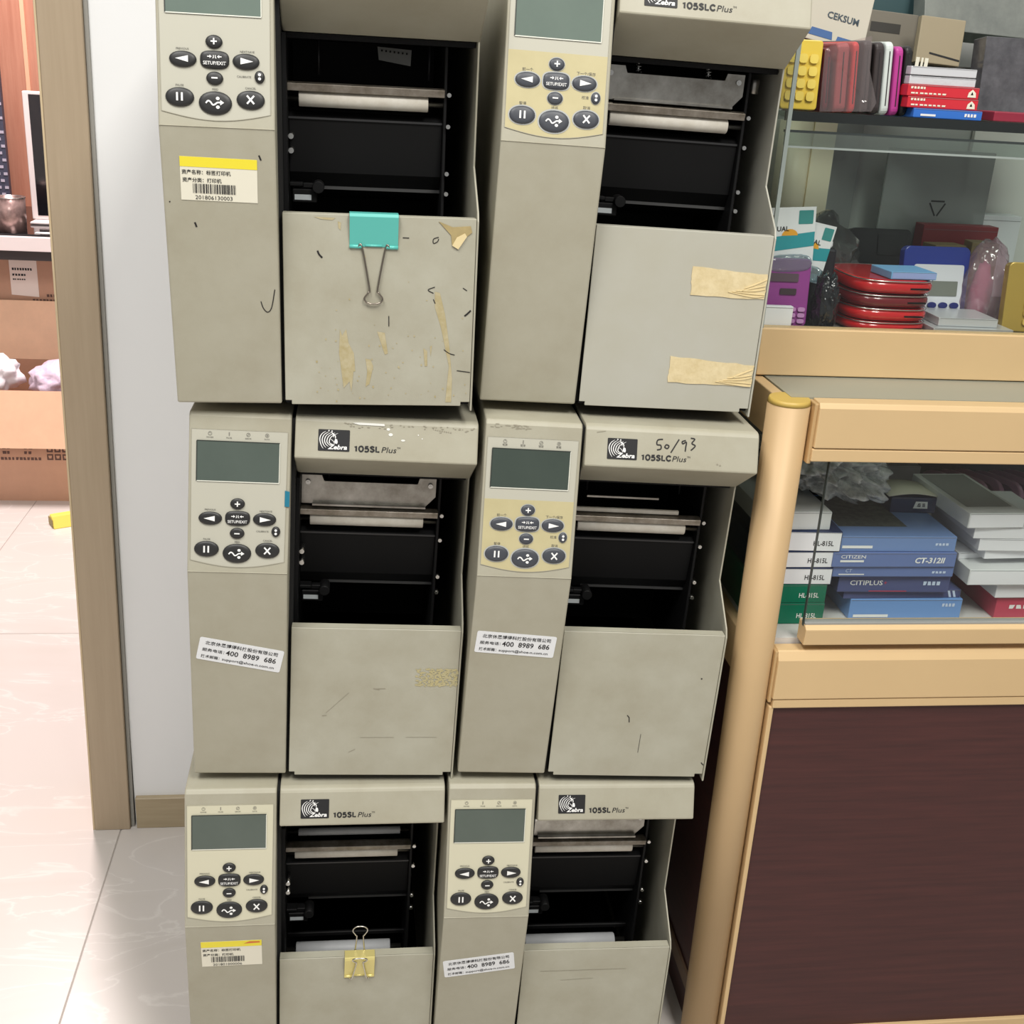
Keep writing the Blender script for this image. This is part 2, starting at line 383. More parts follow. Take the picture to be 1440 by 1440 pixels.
def make_printer(label, loc, rot, ov='grey', lang='en', door=BEIGE_D, bracket=False, upper_roller=False, springs=False, strip=False, model='105SL', lcd=LCD, foot_r=.0115, foot_l=.0115):
    root = thing('label_printer', label, 'printer', loc, rot, 'stacked beige label printers')
    # --- left tower
    tp = [(0, 0), (YB, HB), (YT-.0008, HT-.004), (YT+.003, HT), (DEP, HT), (DEP, 0)]
    MB().prism(tp, 0, WP, 'x').build('tower_housing', BEIGE, root, .0018, 2)
    MB().prism([(YB+.0022, HB-.0012), (YB-.0006, HB), (YB+.0022, HB+.0012)], .0006, WP-.0006, 'x').build('panel_crease', BEIGE, root)
    # --- keypad overlay
    arc = [(.0030+(.0945-.0030)*i/12, .0120-.0066*math.sin(math.pi*i/12)) for i in range(13)]
    om = {'grey': OV_G, 'cream': OV_C, 'yellow': OV_G}[ov]
    ovl = poly('panel_overlay', [arc+[(.0950, .1430), (.0025, .1430)]], om, root, FR_PAN, .0001, .0003)
    if ov == 'yellow': poly('keypad_film', [arc+[(.0946, .0800), (.0028, .0800)]], OV_Y, ovl, FR_PAN, .0004, .0002)
    ol = arc+[(.0950, .1430), (.0025, .1430), arc[0]]
    poly('overlay_outline', stroke(ol, .0005), OVRIM, ovl, FR_PAN, .0007)
    # --- display
    sc = poly('display_screen', [rrect(.0079, .0875, .0918, .1317, .0012)], lcd, root, FR_PAN, .0006, .0006)
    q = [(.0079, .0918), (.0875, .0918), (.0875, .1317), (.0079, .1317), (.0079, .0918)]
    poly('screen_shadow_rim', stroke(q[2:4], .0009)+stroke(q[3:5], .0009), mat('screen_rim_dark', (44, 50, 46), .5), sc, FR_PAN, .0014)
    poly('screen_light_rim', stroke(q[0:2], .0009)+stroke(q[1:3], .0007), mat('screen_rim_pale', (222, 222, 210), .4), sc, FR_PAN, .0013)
    # --- indicator icons and wording
    ic = []
    for k, x in enumerate((.0202, .0385, .0568, .0749)):
        if k == 1: ic += stroke([(x, .1372), (x, .1408)], .0008)
        else:
            e = ellipse(x, .1390, .0017, .0017, 14); ic += stroke(e+[e[0], e[1]], .0004)
            if k == 2: ic += stroke([(x-.001, .138), (x+.001, .140)], .0004)
            elif k == 3: ic += [ellipse(x, .139, .0008, .0008, 8)]
            else: ic += stroke([(x, .139), (x, .1402)], .0004)
    poly('indicator_icons', ic, GREYP, ovl, FR_PAN, .0008)
    words = CN if lang == 'cn' else EN
    it = [(b, x, y-.0006, .0024 if lang == 'en' else .0034, dict(align='CENTER')) for b, x, y in words]
    it += [(b, x, .1345, .0019 if lang == 'en' else .0026, dict(align='CENTER')) for b, x in zip(('电源', '暂停', '错误', '数据') if lang == 'cn' else ('POWER', 'PAUSE', 'ERROR', 'DATA'), (.0202, .0385, .0568, .0749))]
    for w_ in it: texts('panel_word', [w_], mat('dark_small_print', (92, 90, 84), .6), ovl, FR_PAN, .0008)
    bm_ = BTN_B if ov == 'yellow' else BTN
    for kind, x, y, a, b, p in BUTTONS:
        me = button_mesh(a, b, p)
        o = bpy.data.objects.new('button', me if bm_ is BTN else cached(('bb', a, b, p), lambda: blank_copy(me))); COL.objects.link(o); o.parent = root
        if not o.data.materials: o.data.materials.append(bm_)
        o.matrix_local = FR_PAN @ Matrix.Translation((x, y, .0006))
        hz = .0028
        s_ = poly('symbol', sym(kind), WHITEP, o, Matrix.Identity(4), hz)
        if kind == 'setup': texts('symbol_lettering', [('SETUP/EXIT', 0, -.0044, .0040, dict(align='CENTER', bold=.01, width=.0190))], WHITEP, o, Matrix.Identity(4), hz)
        if ov == 'yellow': poly('halo_ring', [ellipse(0, 0, a*1.1, b*1.14, 24, p)], HALO, o, Matrix.Identity(4), .0003)
    # --- open gap between tower and door side, its shade filled in black
    MB().box(WP, DL, .006, DEP-.01, .002, HT-.004).build('seam_shade_fill', GAP, root)
    # --- media door front, with notched lower corners, folded upper lip
    d0, d1 = DL, W-.0022
    pl = [(d0, .0045), (d0+.006, .0045), (d0+.006, .0005), (d1-.009, .0005), (d1-.009, .0045), (d1, .0045), (d1, HD), (d0, HD)]
    dr = MB().prism(pl, -.0030, -.0012, 'y').build('media_door', door, root, .0005, 1)
    MB().box(d0, d1, -.0029, .009, HD-.0016, HD).build('door_lip', door, dr, .0005, 1)
    # --- right side cover: waisted sheet
    sp = [(-.0045, -.004), (-.0040, .1800), (.0005, .1885), (.0485, .2255), (.0475, .3380), (.0475, .372), (DEP, .372), (DEP, -.004)]
    MB().prism(sp, W-.0018, W, 'x').build('side_cover', door, root, .0005, 1)
    # --- hood
    hp = [(.0475, .3374), (-.0097, .3726), (.0019, .4075), (.0045, .4110), (.0095, HT), (DEP, HT), (DEP, .3374)]
    MB().prism(hp, DL, W+.0004, 'x').build('top_hood', BEIGE, root, .0016, 2)
    # --- black chassis seen in the opening
    ch = MB()
    ch.box(DL+.0004, DL+.004, .034, DEP-.02, .004, .336)            # inner side plate
    ch.box(DL+.0004, W-.003, DEP-.03, DEP-.02, .004, .336)           # back plate
    ch.box(DL+.0004, W-.003, .002, DEP-.02, .001, .004)              # floor
    ch.box(DL+.004, W-.003, .058, DEP-.02, .332, .3368)              # roof
    ch.box(DL+.004, .2545, .20, .205, .10, .332)                     # rear of print mechanism
    ch.build('chassis', BLACK, root)
    # front plate of the mechanism
    fp = MB().prism([(.078, .268), (.068, .262), (.074, .212), (.086, .196), (.150, .180), (.150, .268)], DL+.004, .2520, 'x').build('mechanism_plate', BLACK2, root, .0008, 2)
    MB().box(DL+.030, .2530, .0835, .0865, .1955, .1985).build('plate_lip', mat('worn_black_edge', (70, 70, 70), .35), fp)
    MB().box(DL+.004, .2515, .0665, .0690, .2612, .2630).build('plate_bead', mat('black_edge', (46, 46, 47), .35), fp)
    MB().box(.2520, .2550, .062, .20, .10, .332).build('right_frame_plate', BLACK, root, .0005, 1)
    # tear bar, platen roller
    MB().prism([(.0555, .2930), (.0570, .2862), (.0640, .2862), (.0680, .2938), (.0640, .2945)], DL+.001, .2525, 'x').build('tear_bar', BARMETAL, root, .0005, 1)
    rr = MB().cyl((.1158, .0655, .2795), (.2372, .0655, .2795), .0072, 20).build('platen_roller', ROLL, root, .0006, 1)
    MB().cyl((.1045, .0655, .2795), (.2520, .0655, .2795), .0026, 10).build('roller_shaft', STEEL, rr)
    lr = MB().cyl((.1175, .078, .1225), (.2340, .078, .1225), .0095, 20).build('rewind_roller', ROLL2, root, .0008, 1)
    MB().cyl((.106, .078, .1225), (.2480, .078, .1225), .0035, 10).build('roller_shaft', STEEL, lr)
    MB().box(.106, .2540, .092, .096, .1300, .1360).build('rewind_guide', BLACK2, root, .0008, 1)
    # screws on the plate edges
    for x, z in ((.2568, .2890), (.2566, .2603), (.2566, .2165), (.2566, .1975)):
        MB().cyl((x, .058, z), (x, .064, z), .0021, 10).build('screw', SCREW, root)
    for x, z in ((.1085, .2460), (.1085, .2330)):
        MB().cyl((x, .0500, z), (x, .0700, z), .0026, 12).build('screw', SCREW, root)
    # latch lever and caution label at lower left
    lv = MB().box(.1065, .1190, .056, .068, .2000, .2035).cyl((.1335, .050, .2000), (.1335, .070, .2000), .0058, 14).box(.119, .1335, .058, .066, .1985, .2030)
    lv.build('latch_lever', BLACK2, root, .0006, 1)
    gb = MB().box(.1090, .1320, .056, .075, .1850, .1975).build('guide_block', BLACK2, root, .0008, 1)
    poly('guide_label', [[(.1110, .1875), (.1268, .1875), (.1268, .1925), (.1110, .1925)]], mat('grey_white_label', (186, 192, 194), .5), gb, frame((0, .056, 0), (0, 0, 1)), .0003)
    if bracket:
        z0 = .2965
        pb = [(.1060, z0), (.2385, z0), (.2495, z0+.012), (.2495, .3295), (.2310, .3295), (.2290, .3228), (.1300, .3228), (.1275, .3295), (.1060, .3295)]
        br = MB().prism(pb, .064, .0656, 'y').build('printhead_bracket', STEEL, root, .0004, 1)
        MB().prism([(.058, .2965), (.064, .2950), (.0656, .2975), (.058, .2985)], .118, .2385, 'x').build('bracket_foot', STEEL, br)
        for x in (.1130, .2430): MB().cyl((x, .0615, .3215), (x, .0640, .3215), .0026, 12).cyl((x, .0610, .3215), (x, .0616, .3215), .0012, 8).build('bracket_screw', SCREW, br)
    if springs:
        for x in (.1425, .2143):
            pts = [(x+.0035*math.cos(a), .075+.0035*math.sin(a), .3240+.0105*a/(2*math.pi*3.5)) for a in [i*.5 for i in range(44)]]
            sg = MB().tube(pts, .0006, 6).build('pressure_spring', SCREW, root)
            MB().cyl((x, .075, .318), (x, .075, .336), .0012, 8).build('spring_pin', SCREW, sg)
        MB().cyl((.2640, .080, .3120), (.2640, .080, .3260), .0055, 14).build('adjuster_knob', STEEL, root, .0005, 1)
    if upper_roller:
        ur = MB().cyl((.1195, .074, .3020), (.2400, .074, .3020), .0046, 16).build('ribbon_roller', ROLL2, root, .0005, 1)
        MB().cyl((.106, .074, .3020), (.2515, .074, .3020), .0018, 8).build('roller_shaft', STEEL, ur)
    if strip:
        MB().box(.1060, .2280, .062, .066, .2955, .3005).build('strip_bar', ROLL, root, .0008, 1)
        MB().box(.1247, .2064, .072, .075, .3085, .3115).build('strip_guide', STEEL, root, .0005, 1)
    for x in (.006, .036):                                           # hanging guide rods at the back of the cavity
        MB().cyl((.112+x*3.6, .12, .300), (.112+x*3.6, .12, .332), .0012, 6).build('guide_rod', mat('dim_steel', (80, 80, 80), .4, .6), root)
    for x, fl_ in ((.022, foot_l), (W-.03, foot_r)):
        for y in (.075, DEP-.05): MB().cyl((x, y, -fl_), (x, y, .001), .011, 14, .0125).build('rubber_foot', GAP, root)
    # --- hood badge and model name
    zebra_logo(root, .1245, .0082)
    G = {'1': [[(.20, .74), (.42, .95), (.42, 0)]], '0': [smooth_pts([(.33, 1), (.08, .75), (.08, .25), (.33, 0), (.58, .25), (.58, .75), (.33, 1)], 3)], '5': [smooth_pts([(.12, .50), (.34, .62), (.58, .45), (.55, .12), (.30, 0), (.08, .10)], 3), [(.15, .48), (.20, .93), (.56, .93)]],
         'S': [smooth_pts([(.62, .80), (.36, .97), (.12, .78), (.34, .55), (.62, .30), (.36, .02), (.08, .20)], 3)], 'L': [[(.14, 1), (.14, .06), (.60, .06)]], 'C': [smooth_pts([(.66, .76), (.38, .97), (.08, .72), (.08, .28), (.38, .03), (.66, .24)], 3)]}
    hgt, adv, cx = .0054, .0054, .1590; mod = []
    for ch_ in model:
        for st in G[ch_]: mod += stroke([(cx+px*.0072, .0089+py*hgt) for px, py in st], .00155)
        cx += adv
    poly('model_number', mod, BLACKP, root, FR_HOOD, .0005)
    texts('model_lettering', [('Plus', cx+.0002, .0087, .0080, dict(shear=.2, width=.0150)), ('TM', cx+.0162, .0128, .0026)], BLACKP, root, FR_HOOD, .0005)
    return root

pA = make_printer('beige label printer with a teal binder clip on its stained door', (0, -.0085, .847), (0, R(-.254), R(1.15)), lcd=LCD_A, foot_l=.0113, foot_r=.0115)
pB = make_printer('beige label printer with two masking tape strips on its pale door', (.2937, .0224, .847), (0, R(1.1508), R(-.9066)), ov='yellow', lang='cn', door=BEIGE_W, bracket=True, springs=True, model='105SLC', lcd=LCD_A, foot_r=.0105, foot_l=.0108)
pC = make_printer('beige label printer with tilted white sticker and yellow glue residue on its door', (-.0023, .0003, .4235), (0, R(1.5425), R(-.10)), bracket=True, lcd=LCD, foot_r=.0082, foot_l=.0108)
pD = make_printer('beige label printer with numbers handwritten in black marker on its hood', (.2859, -.0085, .4235), (0, R(1.717), R(-.9894)), ov='yellow', lang='cn', model='105SLC', strip=True, lcd=LCD_D, foot_r=.0081, foot_l=.0107)
pE = make_printer('beige label printer with a gold binder clip on its door edge', (-.0175, -.0181, 0), (0, R(.8892), R(.7116)), ov='cream', upper_roller=True, lcd=LCD, foot_r=.0075, foot_l=.0111)
pF = make_printer('beige label printer with crooked white sticker, standing on the floor beside the display counter', (.2686, -.0189, 0), (0, R(1.0797), R(-.0087)), ov='cream', bracket=True, lcd=LCD, foot_r=.0066, foot_l=.0110)

# --- stickers and marks
def quad_frame(base, q):
    """frame at the lower-left corner of a tilted sticker; q = TL TR BR BL in the base frame"""
    tl, tr_, br, bl = [Vector((a, b, 0)) for a, b in q]
    w_ = ((tr_-tl).length+(br-bl).length)/2; h_ = ((tl-bl).length+(tr_-br).length)/2
    ang = math.atan2((br-bl).y+(tr_-tl).y, (br-bl).x+(tr_-tl).x)
    c = (tl+tr_+br+bl)/4
    return base @ Matrix.Translation(c) @ Matrix.Rotation(ang, 4, 'Z') @ Matrix.Translation((-w_/2, -h_/2, 0)), w_, h_
def barcode(x0, x1, y0, y1):
    o = []; x = x0; rnd = random.Random(3)
    while x < x1:
        b = rnd.choice((.0004, .0004, .0008, .0011)); o.append([(x, y0), (min(x+b, x1), y0), (min(x+b, x1), y1), (x, y1)]); x += b+rnd.choice((.0004, .0005, .0009))
    return o
def asset_label(root, q, num, logo):
    f, w_, h_ = quad_frame(FR_LOW, q)
    s_ = poly('asset_label', [[(0, 0), (w_, 0), (w_, h_), (0, h_)]], STK_C, root, f, .0002, .0002); s_['label'] = 'cream asset label with yellow band and barcode'
    poly('yellow_band', [[(0, h_*.77), (w_, h_*.77), (w_, h_), (0, h_)]], STK_Y, s_, f, .0006)
    if logo: poly('red_mark', [[(w_*.7, h_*.88), (w_*.97, h_*.90), (w_*.97, h_*.95), (w_*.8, h_*.96)]], STK_R, s_, f, .0008)
    texts('label_print', [('资产名称：标签打印机', .0012, h_*.61, .0042, dict(bold=.012)), ('资产分类：打印机', .0016, h_*.43, .0042, dict(bold=.012)), (num, .0120, h_*.03, .0050, dict(width=.0320))], BLACKP, s_, f, .0007)
    poly('barcode', barcode(.0105, .0470, h_*.17, h_*.39), BLACKP, s_, f, .0007)
asset_label(pA, [(.0155, .2314), (.0819, .2309), (.0815, .1928), (.0158, .194)], '201806130003', False)
asset_label(pE, [(.0164, .2336), (.083, .2338), (.0836, .1955), (.0168, .1942)], '201801000006', True)
def phone_sticker(root, q):
    f, w_, h_ = quad_frame(FR_LOW, q)
    s_ = poly('contact_sticker', [rrect(0, w_, 0, h_, .002)], STK_W, root, f, .0002, .0002); s_['label'] = 'white contact sticker with three lines of print'
    texts('sticker_print', [('北京休恩博得科技股份有限公司', w_*.07, h_*.72, .0050, dict(bold=.012, width=w_*.86)), ('服务电话：', w_*.05, h_*.42, .0042, dict(bold=.012, width=w_*.26)),
                            ('400  8989  686', w_*.33, h_*.38, .0085, dict(bold=.015, width=w_*.60)), ('技术邮箱：', w_*.05, h_*.12, .0042, dict(bold=.012, width=w_*.22)), ('support@shoe-n.com.cn', w_*.30, h_*.12, .0044, dict(bold=.01, width=w_*.62))], BLACKP, s_, f, .0006)
phone_sticker(pC, [(.0105, .1794), (.096, .1632), (.0906, .1356), (.0061, .1527)])
phone_sticker(pD, [(.0056, .1899), (.091, .1849), (.0904, .1579), (.0059, .1633)])
phone_sticker(pF, [(.004, .1883), (.0857, .1982), (.0896, .1734), (.0065, .1594)])
# masking tape on B
rnd = random.Random(5)
def rough_edge(q, n=9, a=.0006):
    o = []
    for i in range(4):
        p, r_ = Vector(q[i]), Vector(q[(i+1) % 4])
        for k in range(n): o.append(tuple(p.lerp(r_, k/n)+Vector((rnd.uniform(-a, a), rnd.uniform(-a, a)))))
    return o
for q in ([(.2023, .1479), (.2800, .1441), (.2800, .119), (.2034, .1198)], [(.1917, .0561), (.2800, .0509), (.2800, .0285), (.1911, .0291)]):
    t = poly('masking_tape', [rough_edge(q)[::-1]], TAPE, pB, FR_DOOR, .0002, .0005); t['label'] = 'wrinkled yellowed masking tape strip'
    x1, ym = .2795, (q[1][1]+q[2][1])/2
    S = []
    for k in range(5):
        S += stroke(smooth_pts([(x1, ym+.006-.004*k+rnd.uniform(-.002, .002)), (x1-.012, ym+.002-.003*k), (x1-.022-.004*k, ym-.004-.001*k+rnd.uniform(-.002, .002))], 4), [.0002+.0012*math.sin(math.pi*i/8) for i in range(9)])
    poly('tape_crease', S, mat('tape_fold', (226, 206, 158), .4), t, FR_DOOR, .0008, .0006)
# stains, torn sticker and pen marks on A
def stains(root, polys, name, m, fr):
    for q in polys: poly(name, [q], m, root, fr, .0003)
ST = [[(.1538, .0754), (.1560, .069), (.1598, .0756), (.162, .062), (.1672, .0519), (.1685, .0342), (.1668, .034), (.1648, .0136), (.163, .024), (.1574, .0174), (.153, .0517)],
      [(.189, .0737), (.1964, .0726), (.1996, .0525), (.1967, .0512)],
      [(.2433, .1133), (.2482, .1122), (.2538, .0913), (.2584, .0638), (.2626, .0279), (.2624, .0044), (.2565, .0043), (.2590, .0407), (.2502, .0787), (.2437, .0985)],
      [(.1782, .0471), (.1832, .0459), (.1857, .0396), (.1821, .0216), (.1784, .0189), (.180, .034)], [(.2337, .0582), (.2375, .0557), (.2379, .0404), (.2354, .0404)], [(.2400, .060), (.2420, .061), (.2410, .050)],
      [(.130, .1795), (.150, .1790), (.147, .1768), (.136, .1775)], [(.152, .176), (.155, .175), (.1545, .168), (.1525, .170)]]
stains(pA, ST, 'glue_stain', STAIN, FR_DOOR); ST = []
for k in range(70):
    x = rnd.uniform(.13, .277); y = abs(rnd.gauss(0, .05))+.004
    if y < .17:
        a = rnd.uniform(.0003, .0010); ST.append(ellipse(x, y, a, a*rnd.uniform(.6, 1.6), 6))
poly('dirt_specks', ST, STAIN, pA, FR_DOOR, .0003)['kind'] = 'stuff'
tp_ = poly('torn_sticker', [[(.2451, .1790), (.2585, .1742), (.2753, .1757), (.2768, .1698), (.2709, .1650), (.2641, .1540), (.2583, .1573), (.2570, .1668)][::-1]], mat('torn_sticker_tan', (176, 158, 112), .45, noise=.2, nscale=90), pA, FR_DOOR, .0003, .0005)
poly('curled_corner', [[(.2583, .1573), (.2625, .1650), (.2700, .1690), (.2720, .1660), (.2641, .1540)]], mat('torn_sticker_pale', (222, 204, 158), .35), tp_, FR_DOOR, .0010, .0006)
PEN = []
for pts in ([(.1333, .1487), (.1349, .1452), (.1377, .1424)], [(.2119, .163), (.2179, .1629)], [(.2455, .1645), (.2407, .1627), (.2408, .1587), (.2444, .1604), (.2455, .1630)], [(.2432, .1177), (.2367, .1148), (.2421, .1118)], [(.2724, .0905), (.2749, .0925), (.2784, .0961)], [(.2669, .0365), (.2800, .0349)], [(.2536, .0573), (.2588, .0536), (.2643, .0521)], [(.2700, .1175), (.2740, .1150)], [(.2420, .1060), (.2440, .1020)], [(.2000, .089), (.2002, .079)]):
    poly('pen_mark', stroke(smooth_pts(pts, 4), .0016 if pts[0] in ((.1333, .1487), (.2724, .0905)) else .0008), INK, pA, FR_DOOR, .0004)
for pts, ww in (([(.0814, .1023), (.0835, .0957), (.0874, .0921), (.0911, .0971), (.0943, .114)], .0009), ([(.0258, .1740), (.0272, .1699)], .0016), ([(.0837, .2347), (.0854, .2304)], .0014), ([(.0050, .1920), (.0056, .1912)], .0012)):
    poly('pen_mark', stroke(smooth_pts(pts, 4), ww), INK, pA, FR_LOW, .0003)
# residue and hood scuffs on C, teal sliver on its keypad
RS = []
for k in range(420):
    x = .2349+(.2800-.2349)*rnd.random()**.75; y = .1145+.0215*rnd.random(); a = rnd.uniform(.0004, .0013); RS.append(ellipse(x, y, a*1.4, a, 6))
poly('glue_residue', RS, RESID, pC, FR_DOOR, .0003)['kind'] = 'stuff'
poly('scratches', stroke([(.192, .110), (.203, .1105)], .0006)+stroke([(.140, .0795), (.1640, .1050)], .0004)+stroke([(.136, .0760), (.141, .0765)], .0007)+stroke([(.190, .1105), (.1965, .109)], .0008)+stroke([(.178, .049), (.215, .0494)], .0004)+stroke([(.228, .0496), (.262, .0499)], .0004)+stroke([(.166, .030), (.173, .034)], .0005), mat('grey_scuff', (146, 140, 123), .6), pC, FR_DOOR, .0003)['kind'] = 'stuff'
poly('teal_sliver', [[(.0936, .0688), (.0982, .0685), (.0982, .0839), (.0936, .0848)]], mat('teal_blue_film', (36, 116, 140), .3), pC, FR_PAN, .0010, .0004)
poly('paint_chip', [[(.1577, .0370), (.1640, .0375), (.1888, .0372), (.1895, .0350), (.1640, .0352), (.160, .0362)]], mat('white_chip', (226, 226, 220), .4), pC, FR_HOOD, .0008)
poly('hood_scuffs', [ellipse(.193, .0320, .0018, .0014, 7), ellipse(.1955, .0268, .0022, .0016, 8), ellipse(.2080, .0215, .0022, .0010, 7), ellipse(.2230, .0275, .0006, .0008, 6), ellipse(.2270, .024, .0006, .0007, 6)], mat('white_chip', (226, 226, 220), .4), pC, FR_HOOD, .0005)['kind'] = 'stuff'
sc = []
for k in range(60): sc.append(ellipse(rnd.uniform(.15, .279), .037-abs(rnd.gauss(0, .002)), rnd.uniform(.0004, .0016), .0005, 6))
for k in range(8): sc.append(ellipse(.2400+.0022*k, .0335-.0003*k, .0008, .0007, 6))
poly('dark_scuffs', sc, mat('grey_scuff', (146, 140, 123), .6), pC, FR_HOOD, .0006)['kind'] = 'stuff'
# handwriting on D
HW = [[(.1816, .0307), (.1763, .0297), (.1756, .0252), (.1796, .0245), (.1798, .0208), (.1759, .0197)], [(.1854, .0256), (.1882, .0242), (.1867, .0216), (.1839, .0229), (.1854, .0256)], [(.1985, .0315), (.1945, .0245), (.1905, .0175)],
      [(.2056, .0307), (.2019, .0294), (.2027, .0272), (.2062, .029), (.2058, .0240), (.2055, .0194)], [(.2106, .0333), (.2149, .0324), (.212, .0281), (.2157, .0256), (.2113, .0208)]]
S = []
for h in HW: S += stroke(smooth_pts(h, 5), .0013)
hwo = poly('handwriting', S, INK, pD, FR_HOOD, .0005); hwo['label'] = 'black marker numbers 50/93'
for pts, ww in (([(.1835, .0800), (.1860, .0770), (.1868, .0710)], .0011), ([(.2020, .056), (.2015, .032)], .0005), ([(.2610, .128), (.2625, .1285)], .0016), ([(.277, .020), (.2800, .0165)], .0012)):
    poly('pen_mark', stroke(pts, ww), INK, pD, FR_DOOR, .0003)
poly('hood_scuffs', stroke([(.1130, .0345), (.122, .0362)], .0006)+[ellipse(.2400, .008, .0010, .0008, 6), ellipse(.2430, .0070, .0009, .0008, 6)], mat('grey_scuff', (146, 140, 123), .6), pD, FR_HOOD, .0006)['kind'] = 'stuff'
sc = []
for k in range(26): sc.append(ellipse(rnd.uniform(.006, .050), .1545+rnd.gauss(0, .0012), rnd.uniform(.0006, .003), .0005, 6))
poly('dark_scuffs', sc, mat('grey_scuff', (146, 140, 123), .6), pD, FR_PAN, .0003)['kind'] = 'stuff'
poly('scratches', stroke([(.124, .1505), (.230, .151)], .0005)+stroke([(.150, .136), (.190, .138)], .0004), mat('grey_scuff', (146, 140, 123), .6), pF, FR_DOOR, .0003)['kind'] = 'stuff'
# scrap of perforated film inside A
fo = MB(); fo.add([(.1900, .105, .3290), (.2230, .105, .3275), (.2218, .098, .3130), (.1912, .098, .3172)], [(0, 1, 2, 3)])
film = fo.build('film_scrap', mat('grey_film', (150, 150, 146), .45), pA); film.modifiers.new('t', 'SOLIDIFY').thickness = .0004
hs = MB()
for k in range(7): hs.box(.1935+.004*k, .1950+.004*k, .1020, .1030, .3248-.0003*k, .3266-.0003*k)
hs.build('film_perforation', GAP, film)

# ------------------------------------------------------------------ binder clips
def clip_matrix(p, x, z):
    bpy.context.view_layer.update(); return p.matrix_world @ Matrix.Translation((x, -.0012, z))
def binder_clip(p, x, z, w_, h_, body, wire, label, folded):
    root = thing('binder_clip', label, 'binder clip'); root.matrix_world = clip_matrix(p, x, z)
    # triangular spring body: spine on the rim, two jaws pinching the door; local z up, spine at z=+.002
    t = .0007
    fy = -.0022; by = .0030
    prof = [(fy-.0002, -h_), (fy-.0050, -.001), (fy-.0035, .0018), (by+.0035, .0018), (by+.0050, -.001), (by+.0002, -h_)]
    inner = [(by+.0002-t, -h_), (by+.0050-t, -.0014), (by+.0028, .0018-t), (fy-.0028, .0018-t), (fy-.0050+t, -.0014), (fy-.0002+t, -h_)]
    MB().prism(prof+inner, -w_/2, w_/2, 'x').build('clip_body', body, root, .0002, 1)
    for y in (fy-.0002, by+.0002):
        MB().cyl((-w_/2, y, -h_), (-w_*.24, y, -h_), .0018, 10).cyl((w_*.24, y, -h_), (w_/2, y, -h_), .0018, 10).cyl((-w_*.24+.003, y, -h_+.0012), (w_*.24-.003, y, -h_+.0012), .0012, 8).build('jaw_roll', body, root)
    def handle(sy, zdir, L, y0, tilt, name):
        a, n_, b = w_*.245, .0040, .0085
        pts = [(a*1.3, 0), (a, 0), (n_*1.0, L*.72), (n_*1.2, L*.80), (b, L*.90), (b*.75, L*.975), (0, L), (-b*.75, L*.975), (-b, L*.90), (-n_*1.2, L*.80), (-n_*1.0, L*.72), (-a, 0), (-a*1.3, 0)]
        pp = smooth_pts(pts, 4)
        MB().tube([(u_, y0+sy*tilt*v_, -h_+zdir*v_) for u_, v_ in pp], .00085, 8).build('wire_handle', wire, root)
    if not folded:
        handle(-1, -1, .053, fy-.0012, .02, 'front'); handle(1, -1, .053, by+.0022, .02, 'back')
    else:
        handle(-1, 1, .034, fy-.0035, .17, 'front')      # folded up against the front jaw
        handle(1, 1, .062, by+.0030, .06, 'back')
    return root
binder_clip(pA, .1852, .1826, .0450, .0290, TEAL, WIRE, 'teal enamelled binder clip with wire handle hanging down', False)
binder_clip(pE, .1942, .1826, .0350, .0285, GOLDC, WIRE_S, 'small gold binder clip with its wire handle standing up', True)

# ------------------------------------------------------------------ display counter (right)
CX0, CX1 = .6205, 1.45
ct = thing('display_counter', 'champagne framed glass display counter with mahogany base beside the printers', 'display counter', (CX0, 0, FZ))
T0 = Matrix.Translation((-CX0, 0, -FZ))
def cb(mb, name, m, parent=ct, bevel=.0012, seg=2): return mb.build(name, m, parent, bevel, seg, T0)
po = cb(MB().cyl((.6205, .0215, FZ), (.6205, .0215, .852), .0225, 32), 'corner_post', GOLDP, bevel=0)
cb(MB().cyl((.6205, .0215, .852), (.6205, .0215, .8575), .0228, 32, .0212), 'post_cap', CAP, po, 0)
cb(MB().prism([(.0, .852), (.003, .8575), (.022, .858), (.022, .8085), (0, .8085)], .6465, CX1, 'x'), 'top_rail', GOLD)
cb(MB().box(.6455, CX1, .0008, .022, .7935, .8075), 'top_rail_lip', GOLD)
cb(MB().box(.6425, .6470, .004, .024, .790, .8560), 'rail_end_cap', GOLD2)
cb(MB().box(.6705, CX1, .0080, .0120, .5900, .8000), 'front_glass', GLASS, bevel=0)
cb(MB().box(.6697, .6705, .0075, .0125, .5960, .7990), 'glass_edge', mat('glass_edge_dark', (60, 66, 64), .3), bevel=0)
cb(MB().prism([(-.001, .5955), (.004, .5990), (.022, .5995), (.022, .5752), (.001, .5752)], .6700, CX1, 'x'), 'glass_channel', GOLD)
cb(MB().box(.6705, CX1, .005, .016, .5990, .6010), 'channel_gasket', mat('grey_gasket', (150, 150, 146), .5), bevel=0)
cb(MB().prism([(0, .5560), (.006, .5665), (.022, .5670), (.022, .5060), (0, .5060)], .6440, CX1, 'x'), 'mid_rail', GOLD)
cb(MB().box(.6455, CX1, .0012, .022, .4940, .5050), 'mid_rail_lip', GOLD)
cb(MB().box(.6405, .6445, .004, .024, .500, .566), 'rail_end_cap', GOLD2)
cb(MB().box(.6480, CX1, .0060, .0200, .0090, .4950), 'base_panel', MAHOG, bevel=0)
cb(MB().box(.6425, .6482, .0030, .0200, .0090, .4950), 'base_stile', GOLD)
cb(MB().box(.6455, CX1, .0010, .0220, FZ, .0100), 'base_rail', GOLD)
